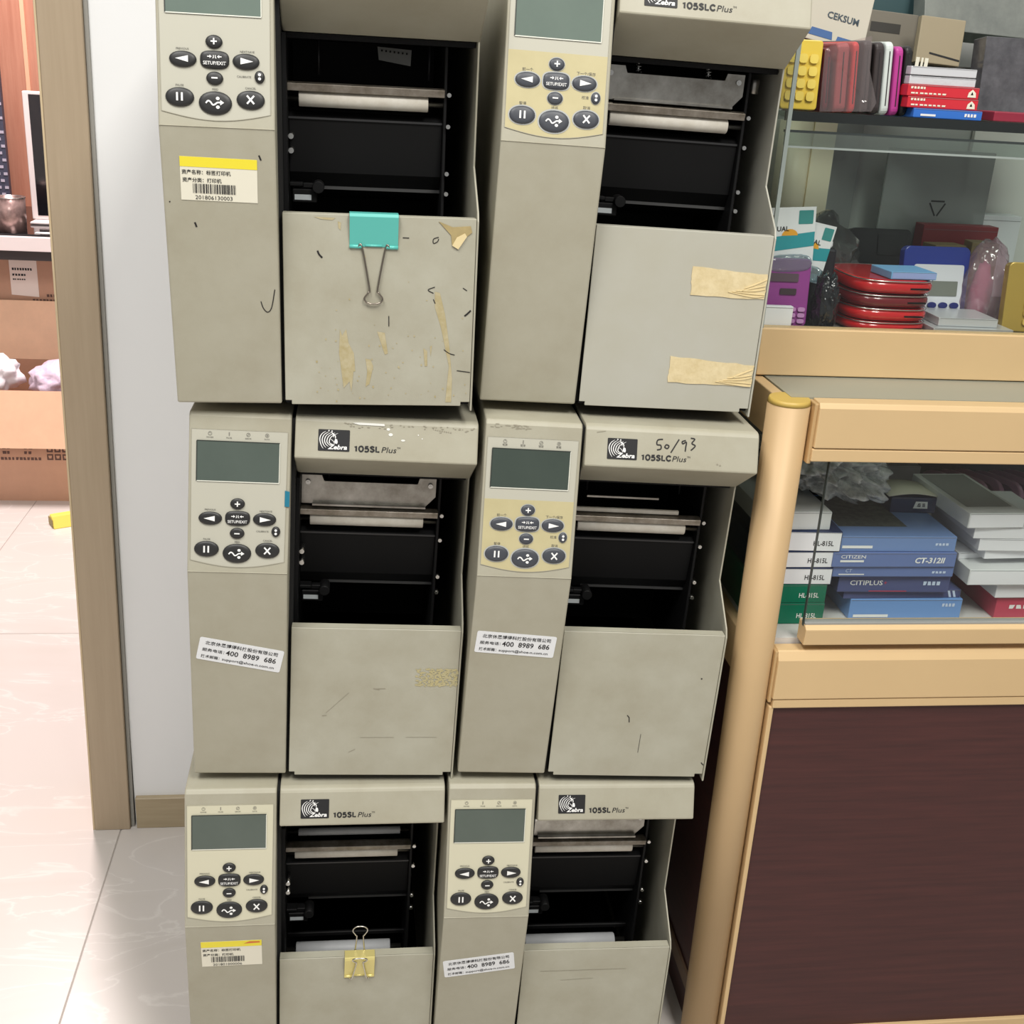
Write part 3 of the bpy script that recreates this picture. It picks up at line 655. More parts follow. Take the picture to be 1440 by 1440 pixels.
# left side
cb(MB().box(.6075, .6215, .035, .458, .8085, .8570), 'side_top_rail', GOLD)
cb(MB().box(.6135, .6165, .040, .452, .5750, .8090), 'side_glass', GLASS, bevel=0)
cb(MB().box(.6075, .6215, .035, .458, .5200, .5750), 'side_mid_rail', GOLD)
cb(MB().box(.6110, .6200, .035, .458, FZ, .5200), 'side_panel', MAHOG, bevel=0)
cb(MB().box(.6075, .6110, .035, .458, .0360, .0600), 'side_base_rail', mat('dull_bronze_rail', (128, 104, 84), .5))
cb(MB().box(.6225, CX1, .024, .458, .5650, .5730), 'deck', DECK, bevel=0)
cb(MB().box(.6225, CX1, .452, .458, .5730, .8500), 'back_panel', mat('counter_back', (70, 66, 66), .5), bevel=0)
cb(MB().box(.6225, CX1, .0225, .458, .8520, .8580), 'top_glass', clear('counter_top_glass', (220, 230, 224), .10, .05, haze=.5, hazecol=(178, 178, 164)), bevel=0)  # milky haze colour stands in for reflections on the top glass

# upper display case standing on the counter
UZ = .8585
uc = thing('upper_display_case', 'glass display case with champagne rail standing on the counter top', 'display case', (.62, .11, UZ))
T1 = Matrix.Translation((-.62, -.11, -UZ))
def ub(mb, name, m, parent=uc, bevel=.0012, seg=2): return mb.build(name, m, parent, bevel, seg, T1)
ub(MB().box(.612, CX1, .108, .128, UZ+.0005, .9120), 'front_rail', GOLD, seg=3)
ub(MB().box(.612, CX1, .128, .445, .8950, .9050), 'case_floor', mat('case_floor_grey', (108, 106, 104), .4), bevel=0)
ub(MB().box(.6130, CX1, .1140, .1180, .9120, 1.1030), 'front_glass', GLASS, bevel=0)
ub(MB().box(.6130, CX1, .1136, .1184, 1.1030, 1.1050), 'glass_rim', mat('glass_rim_pale', (150, 160, 156), .2), bevel=0)
ub(MB().box(.6130, CX1, .1190, .1230, 1.1050, 1.1185), 'clear_strip', clear('clear_strip', (220, 230, 226), .10, haze=.12, hazecol=(150, 156, 150)), bevel=0)
ub(MB().box(.6130, CX1, .1230, .1265, 1.1180, 1.1205), 'strip_edge', mat('strip_edge_dark', (52, 58, 58), .3), bevel=0)
ub(MB().box(.6130, CX1, .1290, .4400, 1.1300, 1.1390), 'shelf', clear('shelf_glass', (224, 232, 228), .05), bevel=0)
ub(MB().box(.6130, CX1, .1265, .1290, 1.1295, 1.1395), 'shelf_edge', mat('shelf_edge_dark', (34, 38, 38), .2), bevel=0)
ub(MB().box(.6100, .6130, .110, .4450, .9120, 1.62), 'side_glass', GLASS, bevel=0)
ub(MB().box(.6093, .6136, .1085, .1110, .9120, 1.62), 'side_glass_edge', mat('glass_rim_pale', (150, 160, 156), .2), bevel=0)
ub(MB().box(.6130, CX1, .4440, .4500, UZ+.0005, 1.62), 'back_panel', GREYBK, bevel=0)
ub(MB().cyl((.735, .418, .9050), (.735, .418, 1.1295), .0220, 20).box(.755, .785, .405, .425, .9050, 1.1295), 'rear_post', mat('cream_post', (246, 234, 206), .4), bevel=0)
ub(MB().box(.79, .835, .436, .440, .9050, 1.129), 'rear_panel_dark', mat('rear_panel_dark', (150, 152, 151), .4), bevel=.001)
ub(MB().box(.99, 1.12, .432, .440, .9050, 1.129), 'rear_panel_pale', mat('rear_panel_pale', (226, 224, 218), .5), bevel=.001)

# ------------------------------------------------------------------ goods in the counter
def bars(u0, u1, v0, v1, n, seed=1):
    rd = random.Random(seed); o = []; w0 = (u1-u0)/n
    for i in range(n):
        a = u0+w0*i; o.append([(a, v0), (a+w0*rd.uniform(.5, .85), v0), (a+w0*rd.uniform(.5, .85), v1), (a, v1)])
    return [q for q in o]
def carton(label, x0, x1, y0, y1, z0, z1, m, rz=0., front=None, prints=(), top=None, group=None, name='product_box', ftop=()):
    """carton with a folded tuck edge; front: face panel colour; prints: (text,u,v,size,mat,opts) on the front"""
    cx, cy = (x0+x1)/2, (y0+y1)/2
    root = thing(name, label, 'box', (cx, cy, z0), (0, 0, rz), group)
    a, b, h = (x1-x0)/2, (y1-y0)/2, z1-z0
    MB().box(-a, a, -b, b, 0, h).build('carton_body', m, root, .0008, 2)
    f = frame((-a, -b, 0), (0, 0, 1))
    if front: poly('front_panel', [[(.0012, .001), (2*a-.0012, .001), (2*a-.0012, h-.001), (.0012, h-.001)]], front, root, f, .0003)
    poly('tuck_seam', stroke([(.001, h*.94), (2*a-.001, h*.94)], .0004), mat('carton_seam', (120, 118, 120), .6), root, f, .0005)
    for k, (body, u, v, size, pm, op) in enumerate(prints): texts('box_print', [(body, u*2*a, v*h, size, op)], pm, root, f, .0006)
    if top: poly('top_picture', [[(u*2*a, v*2*b) for u, v in top[0]]], top[1], root, frame((-a, -b, h), (0, 1, 0)), .0004)
    for pl_, pm in ftop:
        for q in pl_: poly('box_stripe', [[(u*2*a, v*h) for u, v in q]], pm, root, f, .0005)
    return root
CBLUE = mat('carton_blue', (112, 140, 190), .4); CBLUE2 = mat('carton_mid_blue', (100, 120, 172), .4); CNAVY = mat('carton_navy', (78, 86, 130), .4)  # mid, navy and bright blue paled to hold the glass's reflection haze
CBRIGHT = mat('carton_bright_blue', (112, 154, 212), .4); CGREEN = mat('carton_green', (0, 112, 84), .4); CWHITE = mat('carton_white', (236, 236, 240), .45)
CSILV = mat('carton_pale_grey', (218, 220, 220), .35); CRED = mat('carton_red', (190, 66, 90), .4); CDNAVY = mat('carton_dark_navy', (30, 44, 82), .4)
LPALE = mat('pale_blue_print', (200, 214, 236), .6)
DZ = .5732
HLB = dict(bold=.01)
G1 = 'boxes stacked behind the corner post'
zz = DZ
for k, (x1, h, m, fm, pm, tx, rz) in enumerate(((.7146, .0270, CGREEN, CGREEN, WHITEP, 'HL-815L', 0), (.7132, .0235, CGREEN, CGREEN, WHITEP, 'HL-815L', .01), (.7181, .0210, CDNAVY, CWHITE, BLACKP, 'HL-815L', -.01), (.7170, .0205, CDNAVY, CWHITE, BLACKP, 'HL-815L', .012), (.7237, .0245, CDNAVY, CWHITE, BLACKP, 'HL-815L', -.03))):
    lab = ['green box with white lettering at the bottom of its stack', 'green box with white lettering directly under the white ended boxes', 'white ended box with black lettering resting on the green boxes', 'white ended box with black lettering, middle of three white ones', 'white ended box with black lettering, topmost of three and slightly crooked'][k]
    carton(lab, x1-.088, x1, .058, .215, zz, zz+h, m, rz, fm, ((tx, .62, .30, .0085, pm, dict(bold=.015, width=.024)),), group=G1); zz += h+.0002
carton('plain pale grey box lying under the bubble wrap', .624, .706, .062, .20, zz, zz+.022, CSILV, .02)
ZHL = zz+.022
G2 = 'blue calculator boxes in one stack'
zz = DZ
carton('bright blue box with white bar at the bottom of the blue stack', .7514, .8926, .070, .22, zz, zz+.0262, CBRIGHT, .0, None, (), group=G2, ftop=(([[(.04, .10), (.35, .10), (.35, .24), (.04, .24)]], WHITEP), (bars(.82, .94, .62, .78, 4), LPALE))); zz += .0264
carton('dark navy thin box with diagonal pale stripes on its end', .740, .8887, .072, .22, zz, zz+.0105, CNAVY, .02, group=G2, ftop=(([[(.90, .1), (.92, .1), (.90, .9), (.88, .9)], [(.94, .1), (.96, .1), (.94, .9), (.92, .9)]], LPALE),)); zz += .0107
carton('navy box with white capitals and a red plus sign', .7313, .8691, .066, .20, zz, zz+.0225, CNAVY, -.01, None, (('CITIPLUS', .10, .42, .0085, WHITEP, dict(bold=.006, width=.040)), ('+', .40, .42, .0085, CRED, {})), group=G2, ftop=(([[(.28, .05), (.62, .05), (.62, .10), (.28, .10)]], CRED), (bars(.76, .92, .42, .64, 4), LPALE))); zz += .0227
carton('thin blue box with a pale underlined emblem in the blue stack', .7180, .8670, .060, .20, zz, zz+.0135, CBLUE2, .0, None, (('CT', .10, .45, .0060, LPALE, dict(shear=.2)),), group=G2, ftop=(([[(.05, .20), (.26, .20), (.26, .30), (.05, .30)]], WHITEP), (bars(.82, .94, .35, .55, 4), LPALE))); zz += .0137
carton('blue box with bold white slanted lettering at its right end', .7138, .8652, .057, .20, zz, zz+.0182, CBLUE2, .006, None, (('CITIZEN', .06, .62, .0060, WHITEP, dict(bold=.008, width=.030)), ('CT-312II', .66, .30, .0095, WHITEP, dict(bold=.03, shear=.15, width=.037))), group=G2, ftop=(([[(.06, .36), (.25, .36), (.25, .50), (.06, .50)]], WHITEP),)); zz += .0184
carton('blue box with a dark calculator pictured on its lid', .7215, .8632, .060, .195, zz, zz+.0190, CBLUE, .0, None, (), ([(.06, .22), (.66, .22), (.66, .96), (.06, .96)], mat('calculator_picture', (62, 68, 66), .5, noise=.4, nscale=140, rgb2=(96, 100, 92))), group=G2, ftop=(([[(.02, .22), (.28, .22), (.28, .40), (.02, .40)]], WHITEP), (bars(.82, .94, .42, .58, 4), LPALE))); zz += .0192
carton('small dark blue box with a pale square emblem on the blue stack', .815, .872, .135, .195, zz, zz+.020, CDNAVY, -.05, None, (), ftop=(([[(.50, .30), (.82, .30), (.80, .75), (.54, .75)]], WHITEP), ([[(.58, .40), (.66, .40), (.66, .64), (.60, .64)], [(.70, .40), (.76, .40), (.75, .64), (.69, .64)]], CDNAVY)))
# curved cream card on it
cc = MB(); n = 8
vs = [(.808+.062*i/n, .133+dy, zz+.0215+.0035*math.sin(math.pi*i/n)+dz_) for dz_ in (0, .0012) for dy in (0, .05) for i in range(n+1)]
m1 = n+1
fs = [(i, i+1, m1+i+1, m1+i) for i in range(n)]+[(2*m1+i, 3*m1+i, 3*m1+i+1, 2*m1+i+1) for i in range(n)]+[(i, 2*m1+i, 2*m1+i+1, i+1) for i in range(n)]+[(m1+i, m1+i+1, 3*m1+i+1, 3*m1+i) for i in range(n)]+[(0, m1, 3*m1, 2*m1), (n, 2*m1+n, 3*m1+n, m1+n)]
tag(MB().add(vs, fs, True).build('cream_card', mat('cream_card', (226, 222, 204), .5)), 'curved cream card lying on the small dark blue box', 'card')
# white boxes on the right
G3 = 'white boxes heaped on the right'
zz = DZ
carton('red box with white lettering under the white boxes', .9365, 1.08, .070, .20, zz, zz+.0295, CRED, .0, None, (), ftop=((bars(.12, .50, .45, .62, 6), WHITEP),)); zz += .0297
carton('white box lying directly on the red box', .9290, 1.06, .066, .20, zz, zz+.0200, CWHITE, .01, group=G3); zz += .0202
carton('wide pale box with a small red print on its lid', .8864, 1.02, .058, .20, zz, zz+.0200, CSILV, .0, CWHITE, (), ([(.30, .62), (.42, .62), (.42, .76), (.30, .76)], CRED), group=G3); zz += .0202
carton('flat white box jutting leftward in the middle of the heap', .878, 1.00, .095, .23, zz, zz+.0080, CWHITE, .12, group=G3); zz += .0082
carton('white box below the two topmost white boxes', .8977, 1.03, .066, .20, zz+.012, zz+.0275, CWHITE, -.02, group=G3)
carton('thin white envelope box tucked into the heap', .905, 1.05, .074, .20, zz, zz+.0118, CWHITE, .05, group=G3); zz += .0278
carton('white box directly below the topmost glossy box', .8875, 1.00, .066, .19, zz, zz+.0150, CWHITE, -.01, group=G3); zz += .0152
carton('glossy silver topped white box on top of the heap', .8705, .9420, .062, .20, zz, zz+.0185, CSILV, .04, CWHITE, (), ([(.10, .15), (.92, .15), (.92, .96), (.10, .96)], mat('silver_lid', (198, 200, 198), .25, .4)), group=G3)
# grey cartons at the back
zz = DZ
for k in range(4):
    carton('grey carton %s the column behind the bubble wrap' % ('at the bottom of', 'second from the bottom of', 'third from the bottom of', 'topmost in')[k], .845+.004*k, .925+.003*(k % 2), .29, .40, zz, zz+.0295, mat('grey_carton', (150, 150, 152), .5), .03*(-1)**k, group='grey cartons at the back of the counter'); zz += .0297
# row of purple rounded slabs
def rslab(w_, h_, t, r): return MB().prism(rrect(-w_/2, w_/2, 0, h_, r, 5), -t/2, t/2, 'y')
PURP = mat('dusky_purple_plastic', (158, 118, 138), .35)
sl = None
for k in range(11):
    root = thing('calculator_case', 'dusky purple rounded case standing in the row at the back', 'case', (.952+.024*k, .285+.004*(k % 3), DZ+.002), (0, 0, R(-62)), 'purple cases in a leaning row')
    rslab(.085, .105, .011, .022).build('case_shell', PURP, root, .002, 2, Matrix.Rotation(R(-14), 4, 'X'))
    rslab(.070, .090, .002, .018).build('case_panel', mat('dusky_purple_dark', (112, 82, 98), .4), root, .0004, 1, Matrix.Rotation(R(-14), 4, 'X') @ Matrix.Translation((0, -.0062, .007)))

# ------------------------------------------------------------------ crumpled plastics
def blob(name, label, cat, c, s_, m, seed, amp=.25, freq=4., sub=5, squash=None):
    import mathutils
    bm = bmesh.new(); bmesh.ops.create_icosphere(bm, subdivisions=sub, radius=1)
    for v in bm.verts:
        n_ = mathutils.noise.noise(v.co*freq+Vector((seed, 0, 0)))*amp+mathutils.noise.noise(v.co*freq*2.7+Vector((0, seed, 0)))*amp*.5
        co = v.co*(1+n_); v.co = Vector((co.x*s_[0], co.y*s_[1], max(co.z, -.55)*s_[2]))
    me = bpy.data.meshes.new(name); bm.to_mesh(me); bm.free(); me.polygons.foreach_set('use_smooth', [True]*len(me.polygons))
    o = link(name, me, m); o.location = c; return tag(o, label, cat)
BUB = mat('bubble_wrap_film', (232, 234, 236), .10, noise=.3, nscale=70, rgb2=(158, 162, 164), bump=1., bscale=220, coat=1., trans=.25)
b0 = blob('bubble_wrap', 'crumpled clear bubble wrap heap lying on the stacked boxes', 'bubble wrap', (.728, .165, ZHL+.026), (.072, .075, .042), BUB, 3., .40, 3.4, 6)
b0.rotation_euler = (0, R(8), R(-12))

# ------------------------------------------------------------------ goods in the upper case, lower compartment
CZ = .9052
def handheld(label, loc, w_, h_, t, m, lean=0., rz=0., screen=None, keys=None, keymat=None, scrmat=None, name='calculator', face=None, facemat=None, solar=None, group=None):
    """upright rounded calculator with display and keys as parts"""
    root = thing(name, label, 'calculator', (loc[0], loc[1], loc[2]+t*math.sin(-lean)), (0, 0, rz), group)
    T = Matrix.Rotation(lean, 4, 'X') @ Matrix.Translation((0, t/2, 0))
    rslab(w_, h_, t, min(w_, h_)*.09).build('calculator_body', m, root, .0012, 2, T)
    f = T @ frame((-w_/2, -t/2, 0), (0, 0, 1))
    if face: poly('face_plate', [rrect(face[0]*w_, face[1]*w_, face[2]*h_, face[3]*h_, .003)], facemat, root, f, .0002, .0006)
    if screen: poly('display_window', [rrect(screen[0]*w_, screen[1]*w_, screen[2]*h_, screen[3]*h_, .001)], scrmat or LCD, root, f, .0010, .0006)
    if solar: poly('solar_cell', [rrect(solar[0]*w_, solar[1]*w_, solar[2]*h_, solar[3]*h_, .001)], mat('solar_cell_brown', (66, 52, 56), .25), root, f, .0010, .0006)
    if keys:
        u0, u1, v0, v1, nx, ny, rr_ = keys
        for i in range(nx):
            for j in range(ny):
                x = w_*(u0+(u1-u0)*(i+.5)/nx); y = h_*(v0+(v1-v0)*(j+.5)/ny); a = w_*(u1-u0)/nx*.40; b = h_*(v1-v0)/ny*.38
                poly('key', [ellipse(x, y, a, b, 12, 3. if rr_ else 2.)], keymat, root, f, .0006, .0022)
    return root
handheld('upright purple calculator with two dark windows behind the case rail', (.648, .150, CZ), .060, .076, .010, mat('purple_plastic', (146, 62, 140), .4), R(-6), 0, (.06, .76, .66, .78), (.60, .96, .04, .30, 2, 3, True), mat('lilac_key', (196, 140, 192), .4), mat('brown_window', (92, 74, 84), .3), solar=(.42, .74, .47, .56))
cd = carton('small white card box leaning on the purple calculator', .600+.014, .6532, .1300, .1380, CZ, CZ+.0275, CWHITE, 0)
# hang cards
def hang_card(label, x, y, z, w_, h_, tilt, m=STK_W, sun=True):
    root = thing('blister_card', label, 'card', (x, y, z), (0, 0, 0), 'white hang cards with teal print')
    T = Matrix.Rotation(tilt, 4, 'Y')
    MB().box(-w_/2, w_/2, 0, .0012, 0, h_).build('card_sheet', m, root, 0, 1, T)
    f = T @ frame((-w_/2, 0, 0), (0, 0, 1))
    tl = mat('teal_print', (40, 150, 160), .5); og = mat('orange_print', (232, 166, 44), .5)
    poly('teal_wave', [[(0, .32*h_), (w_, .40*h_), (w_, .62*h_), (0, .54*h_)]], tl, root, f, .0003)
    poly('orange_sun', [[(w_*.50+w_*.16*math.cos(a), h_*.57+h_*.10*math.sin(a)) for a in [math.pi*i/10 for i in range(11)]]], og, root, f, .0004)
    poly('teal_badge', [rrect(w_*.66, w_*.95, h_*.74, h_*.95, .001)], mat('teal_badge', (56, 140, 138), .5), root, f, .0003)
    poly('hang_hole', [ellipse(w_*.16, h_*.84, .0035, .0035, 14)], BLACKP, root, f, .0003)
    texts('card_print', [('& DUAL', w_*.02, h_*.64, .0075, dict(bold=.02))], BLACKP, root, f, .0004)
    MB().prism(ellipse(w_*.5-w_/2, h_*.15, w_*.45, h_*.14, 16, 3), -.010, 0, 'y').build('blister', clear('blister_plastic', (200, 220, 225), .08, .08, .5, 120, .15), root, .003, 2, T)
    return root
hang_card('white hang card with teal wave and orange sun rising behind the purple calculator', .653, .165, CZ+.0600, .058, .072, R(-4))
hang_card('smaller tilted white hang card with teal badge beside the larger one', .676, .172, CZ+.0500, .040, .066, R(10))
# red rounded stack
REDS = mat('glossy_red_plastic', (196, 30, 34), .2, coat=.5); REDD = mat('dark_red_plastic', (110, 22, 30), .25, coat=.4)
zz = CZ
for k, (m, x, h, lab) in enumerate(((REDS, .774, .0125, 'glossy red rounded calculator at the bottom of the red stack'), (REDS, .7755, .0150, 'glossy red rounded calculator lying under the dark red one'), (REDD, .774, .0150, 'dark red rounded calculator in the red stack'), (REDS, .7775, .0160, 'glossy red rounded calculator topmost in the red stack'))):
    root = thing('rounded_calculator', lab, 'calculator', (x, .194, zz), (0, 0, R((-1)**k*1.5)), 'red rounded calculators in a stack')
    vs = []; fs = []; n = 40; prof = [(.90, 0), (.97, .12), (1, .35), (1, .62), (.965, .86), (.90, 1.)]
    for s_, q in prof: vs += [(u_, v_, q*h) for u_, v_ in ellipse(0, 0, .0505*s_, .062*s_, n, 3.4)]
    for i in range(len(prof)-1):
        for j in range(n): fs.append((i*n+j, i*n+(j+1) % n, (i+1)*n+(j+1) % n, (i+1)*n+j))
    mb = MB().add(vs, fs, True); mb.f += [tuple(range(n-1, -1, -1)), tuple(len(vs)-n+j for j in range(n))]; mb.sm += [False]*2
    mb.build('calculator_shell', m, root)
    e = ellipse(0, 0, .0502, .0617, n, 3.4)
    MB().tube([(u_, v_, h*.93) for u_, v_ in e]+[(e[0][0], e[0][1], h*.93)], .0008, 6).build('silver_trim', SCREW, root)
    MB().box(.012, .034, -.0622, -.0600, h*.40, h*.52).build('side_slot', BLACK, root)
    zz += h+.0005
carton('light blue and white box lying on the red stack', .764, .820, .140, .19, zz, zz+.0085, mat('carton_sky', (122, 176, 220), .4), .06, mat('carton_lilac', (150, 166, 214), .4))
handheld('upright blue calculator with white face and four round blue keys', (.857, .205, CZ), .086, .088, .012, mat('royal_blue_plastic', (38, 56, 140), .3), R(-8), R(3), (.40, .84, .34, .54), (.22, .90, .16, .27, 4, 1, False), mat('navy_key', (36, 44, 110), .35), mat('grey_lcd', (120, 124, 116), .25), face=(.16, .92, .05, .76), facemat=mat('white_face', (214, 216, 222), .35))
ts = carton('thin silver tablet box on the case floor beside the red stack', .8232, .9211, .1300, .19, CZ, CZ+.0085, mat('silver_plastic', (196, 198, 200), .3, .3), 0, None)
carton('second thin silver tablet box resting on the first one', .8342, .9060, .140, .20, CZ+.0087, CZ+.0185, mat('silver_plastic', (196, 198, 200), .3, .3), -.03, None)
handheld('upright gold calculator with a green display at the case front', (.956, .150, CZ), .072, .080, .014, mat('gold_plastic', (176, 148, 70), .35, .3), R(-10), R(-8), (.36, .92, .55, .76), (.30, .92, .08, .46, 4, 3, True), mat('gold_key', (206, 176, 92), .35), mat('green_lcd', (112, 142, 92), .25))
carton('dark red boxed blister pack standing against the case back', .905, 1.010, .360, .385, CZ, CZ+.0980, mat('carton_maroon', (128, 36, 42), .45), 0)
carton('tan kraft box in front of the dark red pack', .900, .945, .315, .345, CZ, CZ+.078, mat('carton_kraft_tan', (150, 132, 92), .6), .1)
carton('slim tan kraft box leaning beside the other tan box', .950, .985, .305, .335, CZ, CZ+.084, mat('carton_kraft_tan', (150, 132, 92), .6), -.15)
carton('white box standing at the back right of the case', .990, 1.060, .395, .425, CZ, CZ+.1100, CWHITE, 0)
handheld('black desk calculator in film standing behind the red stack', (.842, .330, CZ), .085, .090, .018, mat('black_plastic', (34, 36, 36), .3), R(-12), 0, (.45, .92, .62, .92), (.10, .90, .10, .50, 4, 3, True), mat('charcoal_key', (58, 60, 60), .4), mat('dark_lcd', (30, 34, 32), .2))
tag(MB().prism(rrect(-.017, .017, 0, .085, .004), -.012, .012, 'y').build('black_pouch', mat('black_nylon', (26, 26, 34), .6, bump=.3, bscale=300), None, .003, 2), 'black nylon pouch with a white cap standing left of the red stack', 'pouch').location = (.702, .200, CZ)
MB().prism(rrect(-.012, .012, .0852, .094, .003), -.009, .009, 'y').build('pouch_cap', CWHITE, bpy.data.objects['black_pouch'], .002, 2)
PBAG = clear('pink_bag_film', (232, 214, 220), .10, .12, .9, 45, .22, (200, 176, 186))
bg = blob('plastic_bag', 'clear plastic bag with pink contents standing beside the gold calculator', 'bag', (.922, .215, CZ+.036), (.030, .026, .064), PBAG, 5., .16, 3., 4)
blob('pink_roll', 'pink crumpled roll inside the clear plastic bag', 'roll', (.920, .218, CZ+.026), (.014, .012, .046), mat('pink_plastic', (206, 120, 150), .4), 2., .2, 3., 3)
GBAG = clear('grey_bag_film', (150, 154, 152), .10, .1, 1., 40, .25, (150, 152, 150))
blob('plastic_bag', 'crumpled grey plastic bag lying behind the hang cards', 'bag', (.735, .300, CZ+.052), (.058, .045, .055), GBAG, 8., .3, 2.4, 4)
blob('plastic_bag', 'dark crumpled plastic bag on the case floor beside the purple calculator', 'bag', (.697, .150, CZ+.022), (.014, .018, .040), clear('dark_bag_film', (70, 72, 78), .10, .12, 1., 60, .25, (50, 52, 58)), 4., .3, 3., 4)
# tall printed poly bag with a recycling mark, standing at the back of the lower compartment
pb = thing('poly_bag', 'tall grey poly bag printed with a recycling mark', 'bag', (.93, .392, CZ))
MB().box(-.075, .075, 0, .006, 0, .190).build('bag_sheet', clear('poly_bag_film', (214, 218, 216), .08, .1, .5, 30, .45, (178, 182, 180)), pb, .002, 2)
f = frame((0, 0, 0), (0, 0, 1))
S = []
for k in range(3):
    a = R(90+120*k); b = R(90+120*(k+1)); S += stroke([(.004+.012*math.cos(a+.12), .118-.012*math.sin(a+.12)), (.004+.012*math.cos(b-.12), .118-.012*math.sin(b-.12))], .0022)
poly('recycling_mark', S, BLACKP, pb, f, .0006)

# ------------------------------------------------------------------ goods on the upper shelf
SZ = 1.1397
handheld('upright yellow calculator with raised square keys on the shelf', (.634, .150, SZ), .040, .070, .012, mat('yellow_plastic', (218, 190, 74), .3), R(-5), R(-4), None, (.06, .92, .10, .82, 3, 4, True), mat('yellow_key', (228, 204, 98), .3))
yc = None
CASES = [(.6600, .006, .064, (110, 30, 44), 'maroon slim case standing behind the yellow calculator'), (.6760, .014, .070, (170, 84, 86), 'dull rose slim case wrapped in clear film'), (.6900, .007, .072, (214, 62, 62), 'bright red slim case standing beside the rose one'), (.7030, .010, .074, (70, 64, 64), 'charcoal slim case next to the red one'),
         (.7160, .010, .073, (60, 54, 54), 'charcoal slim case next to the white one'), (.7270, .009, .074, (206, 214, 210), 'white slim case standing in the row'), (.7385, .009, .070, (180, 62, 142), 'magenta slim case standing in the row'), (.7490, .008, .071, (36, 36, 36), 'black slim case at the end of the row')]
for x, t, h, c, lab in CASES:
    root = thing('phone_case', lab, 'case', (x, .205, SZ), (0, R(-4.5), R(5)), 'slim cases standing in a row on the shelf')
    MB().prism(rrect(-.055, .055, 0, h, .007, 4), -t/2, t/2, 'x').build('case_shell', mat('case_%d_%d_%d' % c, c, .35), root, .0025, 3)
    MB().prism(rrect(-.0552, .0552, h*.06, h*.94, .006, 4), -.0006, .0006, 'x').build('case_seam', mat('case_seam', (40, 36, 38), .5), root)
cf = MB(); vs = [(.657, .146, SZ), (.712, .140, SZ+.003), (.716, .139, SZ+.012), (.704, .142, SZ+.045), (.702, .144, SZ+.078), (.660, .147, SZ+.066), (.655, .150, SZ+.062)]
fo = cf.add(vs, [(0, 1, 2, 3, 4, 5, 6)]).build('clear_sleeve', clear('sleeve_film', (246, 242, 242), .05, .1, .6, 50, .05, (220, 210, 210))); tag(fo, 'creased clear film sleeve in front of the rose and red cases', 'sleeve'); fo.modifiers.new('t', 'SOLIDIFY').thickness = .0006
zz = SZ
carton('bright blue flat box at the bottom of the shelf stack', .757, .835, .134, .22, zz, zz+.0095, mat('carton_azure', (52, 112, 200), .4), .0, None, (), ftop=(([[(.10, .2), (.32, .2), (.32, .42), (.10, .42)]], WHITEP), (bars(.74, .92, .32, .66, 4), WHITEP))); zz += .0097
for k, lab in enumerate(('red flat box with a white emblem resting on the bright blue box', 'red flat box with a white emblem under the silver boxes')):
    o = carton(lab, .749-.002*k, .829-.001*k, .136, .22, zz, zz+.0115, mat('carton_scarlet', (204, 44, 56), .4), 0, None, (), group='red flat boxes on the shelf', ftop=(([[(.84, .15), (.96, .15), (.95, .55), (.90, .85), (.85, .55)]], STK_C), ([[(.88, .35), (.92, .35), (.90, .65)]], BLACKP), (bars(.04, .26, .64, .84, 5), STK_C), (bars(.05, .55, .20, .34, 8, 2), STK_C))); zz += .0117
for k, lab in enumerate(('silver slim box with crinkled wrap lying on the red boxes', 'smooth silver slim box topmost on the shelf stack')):
    o = carton(lab, .748, .823-.0005*k, .138, .22, zz, zz+.0085, mat('silver_plastic_%d' % k, (214, 216, 220), .3, .2, bump=.6*(1-k), bscale=160), .0, None, group='silver slim boxes on the shelf'); zz += .0095
# packages leaning at the back of the shelf
def packet(label, x, y, z, w_, h_, t, m, tilt, lean, prints=(), shapes=(), name='packet', cat='packet', group=None):
    root = thing(name, label, cat, (x, y, z+t*math.sin(-lean)+w_/2*math.sin(abs(tilt))), (lean, tilt, 0), group)
    MB().box(-w_/2, w_/2, 0, t, 0, h_).build('packet_body', m, root, .001, 2)
    f = frame((-w_/2, 0, 0), (0, 0, 1))
    for pl_, pm in shapes:
        for q in pl_: poly('packet_print', [[(u*w_, v*h_) for u, v in q]], pm, root, f, .0004)
    for b, u, v, s_, pm, op in prints: texts('packet_lettering', [(b, u*w_, v*h_, s_, op)], pm, root, f, .0006)
    return root
BLUEP = mat('blue_print', (58, 96, 150), .5)
packet('cream packet with dark capital lettering and blue bars', .708, .265, SZ+.060, .075, .072, .010, mat('packet_cream', (196, 190, 174), .5), R(11), R(-14), (('CEKSUM', .30, .40, .0105, mat('slate_print', (60, 74, 84), .5), dict(bold=.02)),), (([[(.06, .08), (.46, .08), (.44, .20), (.10, .20)], [(.52, .06), (.90, .06), (.88, .16), (.54, .16)], [(.0, .80), (.0, .99), (.30, .99)]], BLUEP),))
packet('dark grey carton standing under the cream packet', .706, .263, SZ+.0002, .070, .0585, .034, mat('packet_slate', (84, 84, 82), .5), 0, 0)
packet('grey boxed device with a dark window leaning at the shelf back', .800, .330, SZ+.0002, .120, .110, .020, mat('packet_warm_grey', (120, 114, 102), .5), R(3), R(-6), (), (([[(.30, .78), (.62, .78), (.62, .88), (.30, .88)], [(.55, .30), (.93, .30), (.93, .62), (.55, .62)]], mat('dark_window', (60, 58, 54), .4)),))
packet('teal grey flat box lying high behind the cream packet', .800, .375, SZ+.105, .120, .030, .020, mat('packet_teal_grey', (58, 84, 88), .5), R(2), 0)
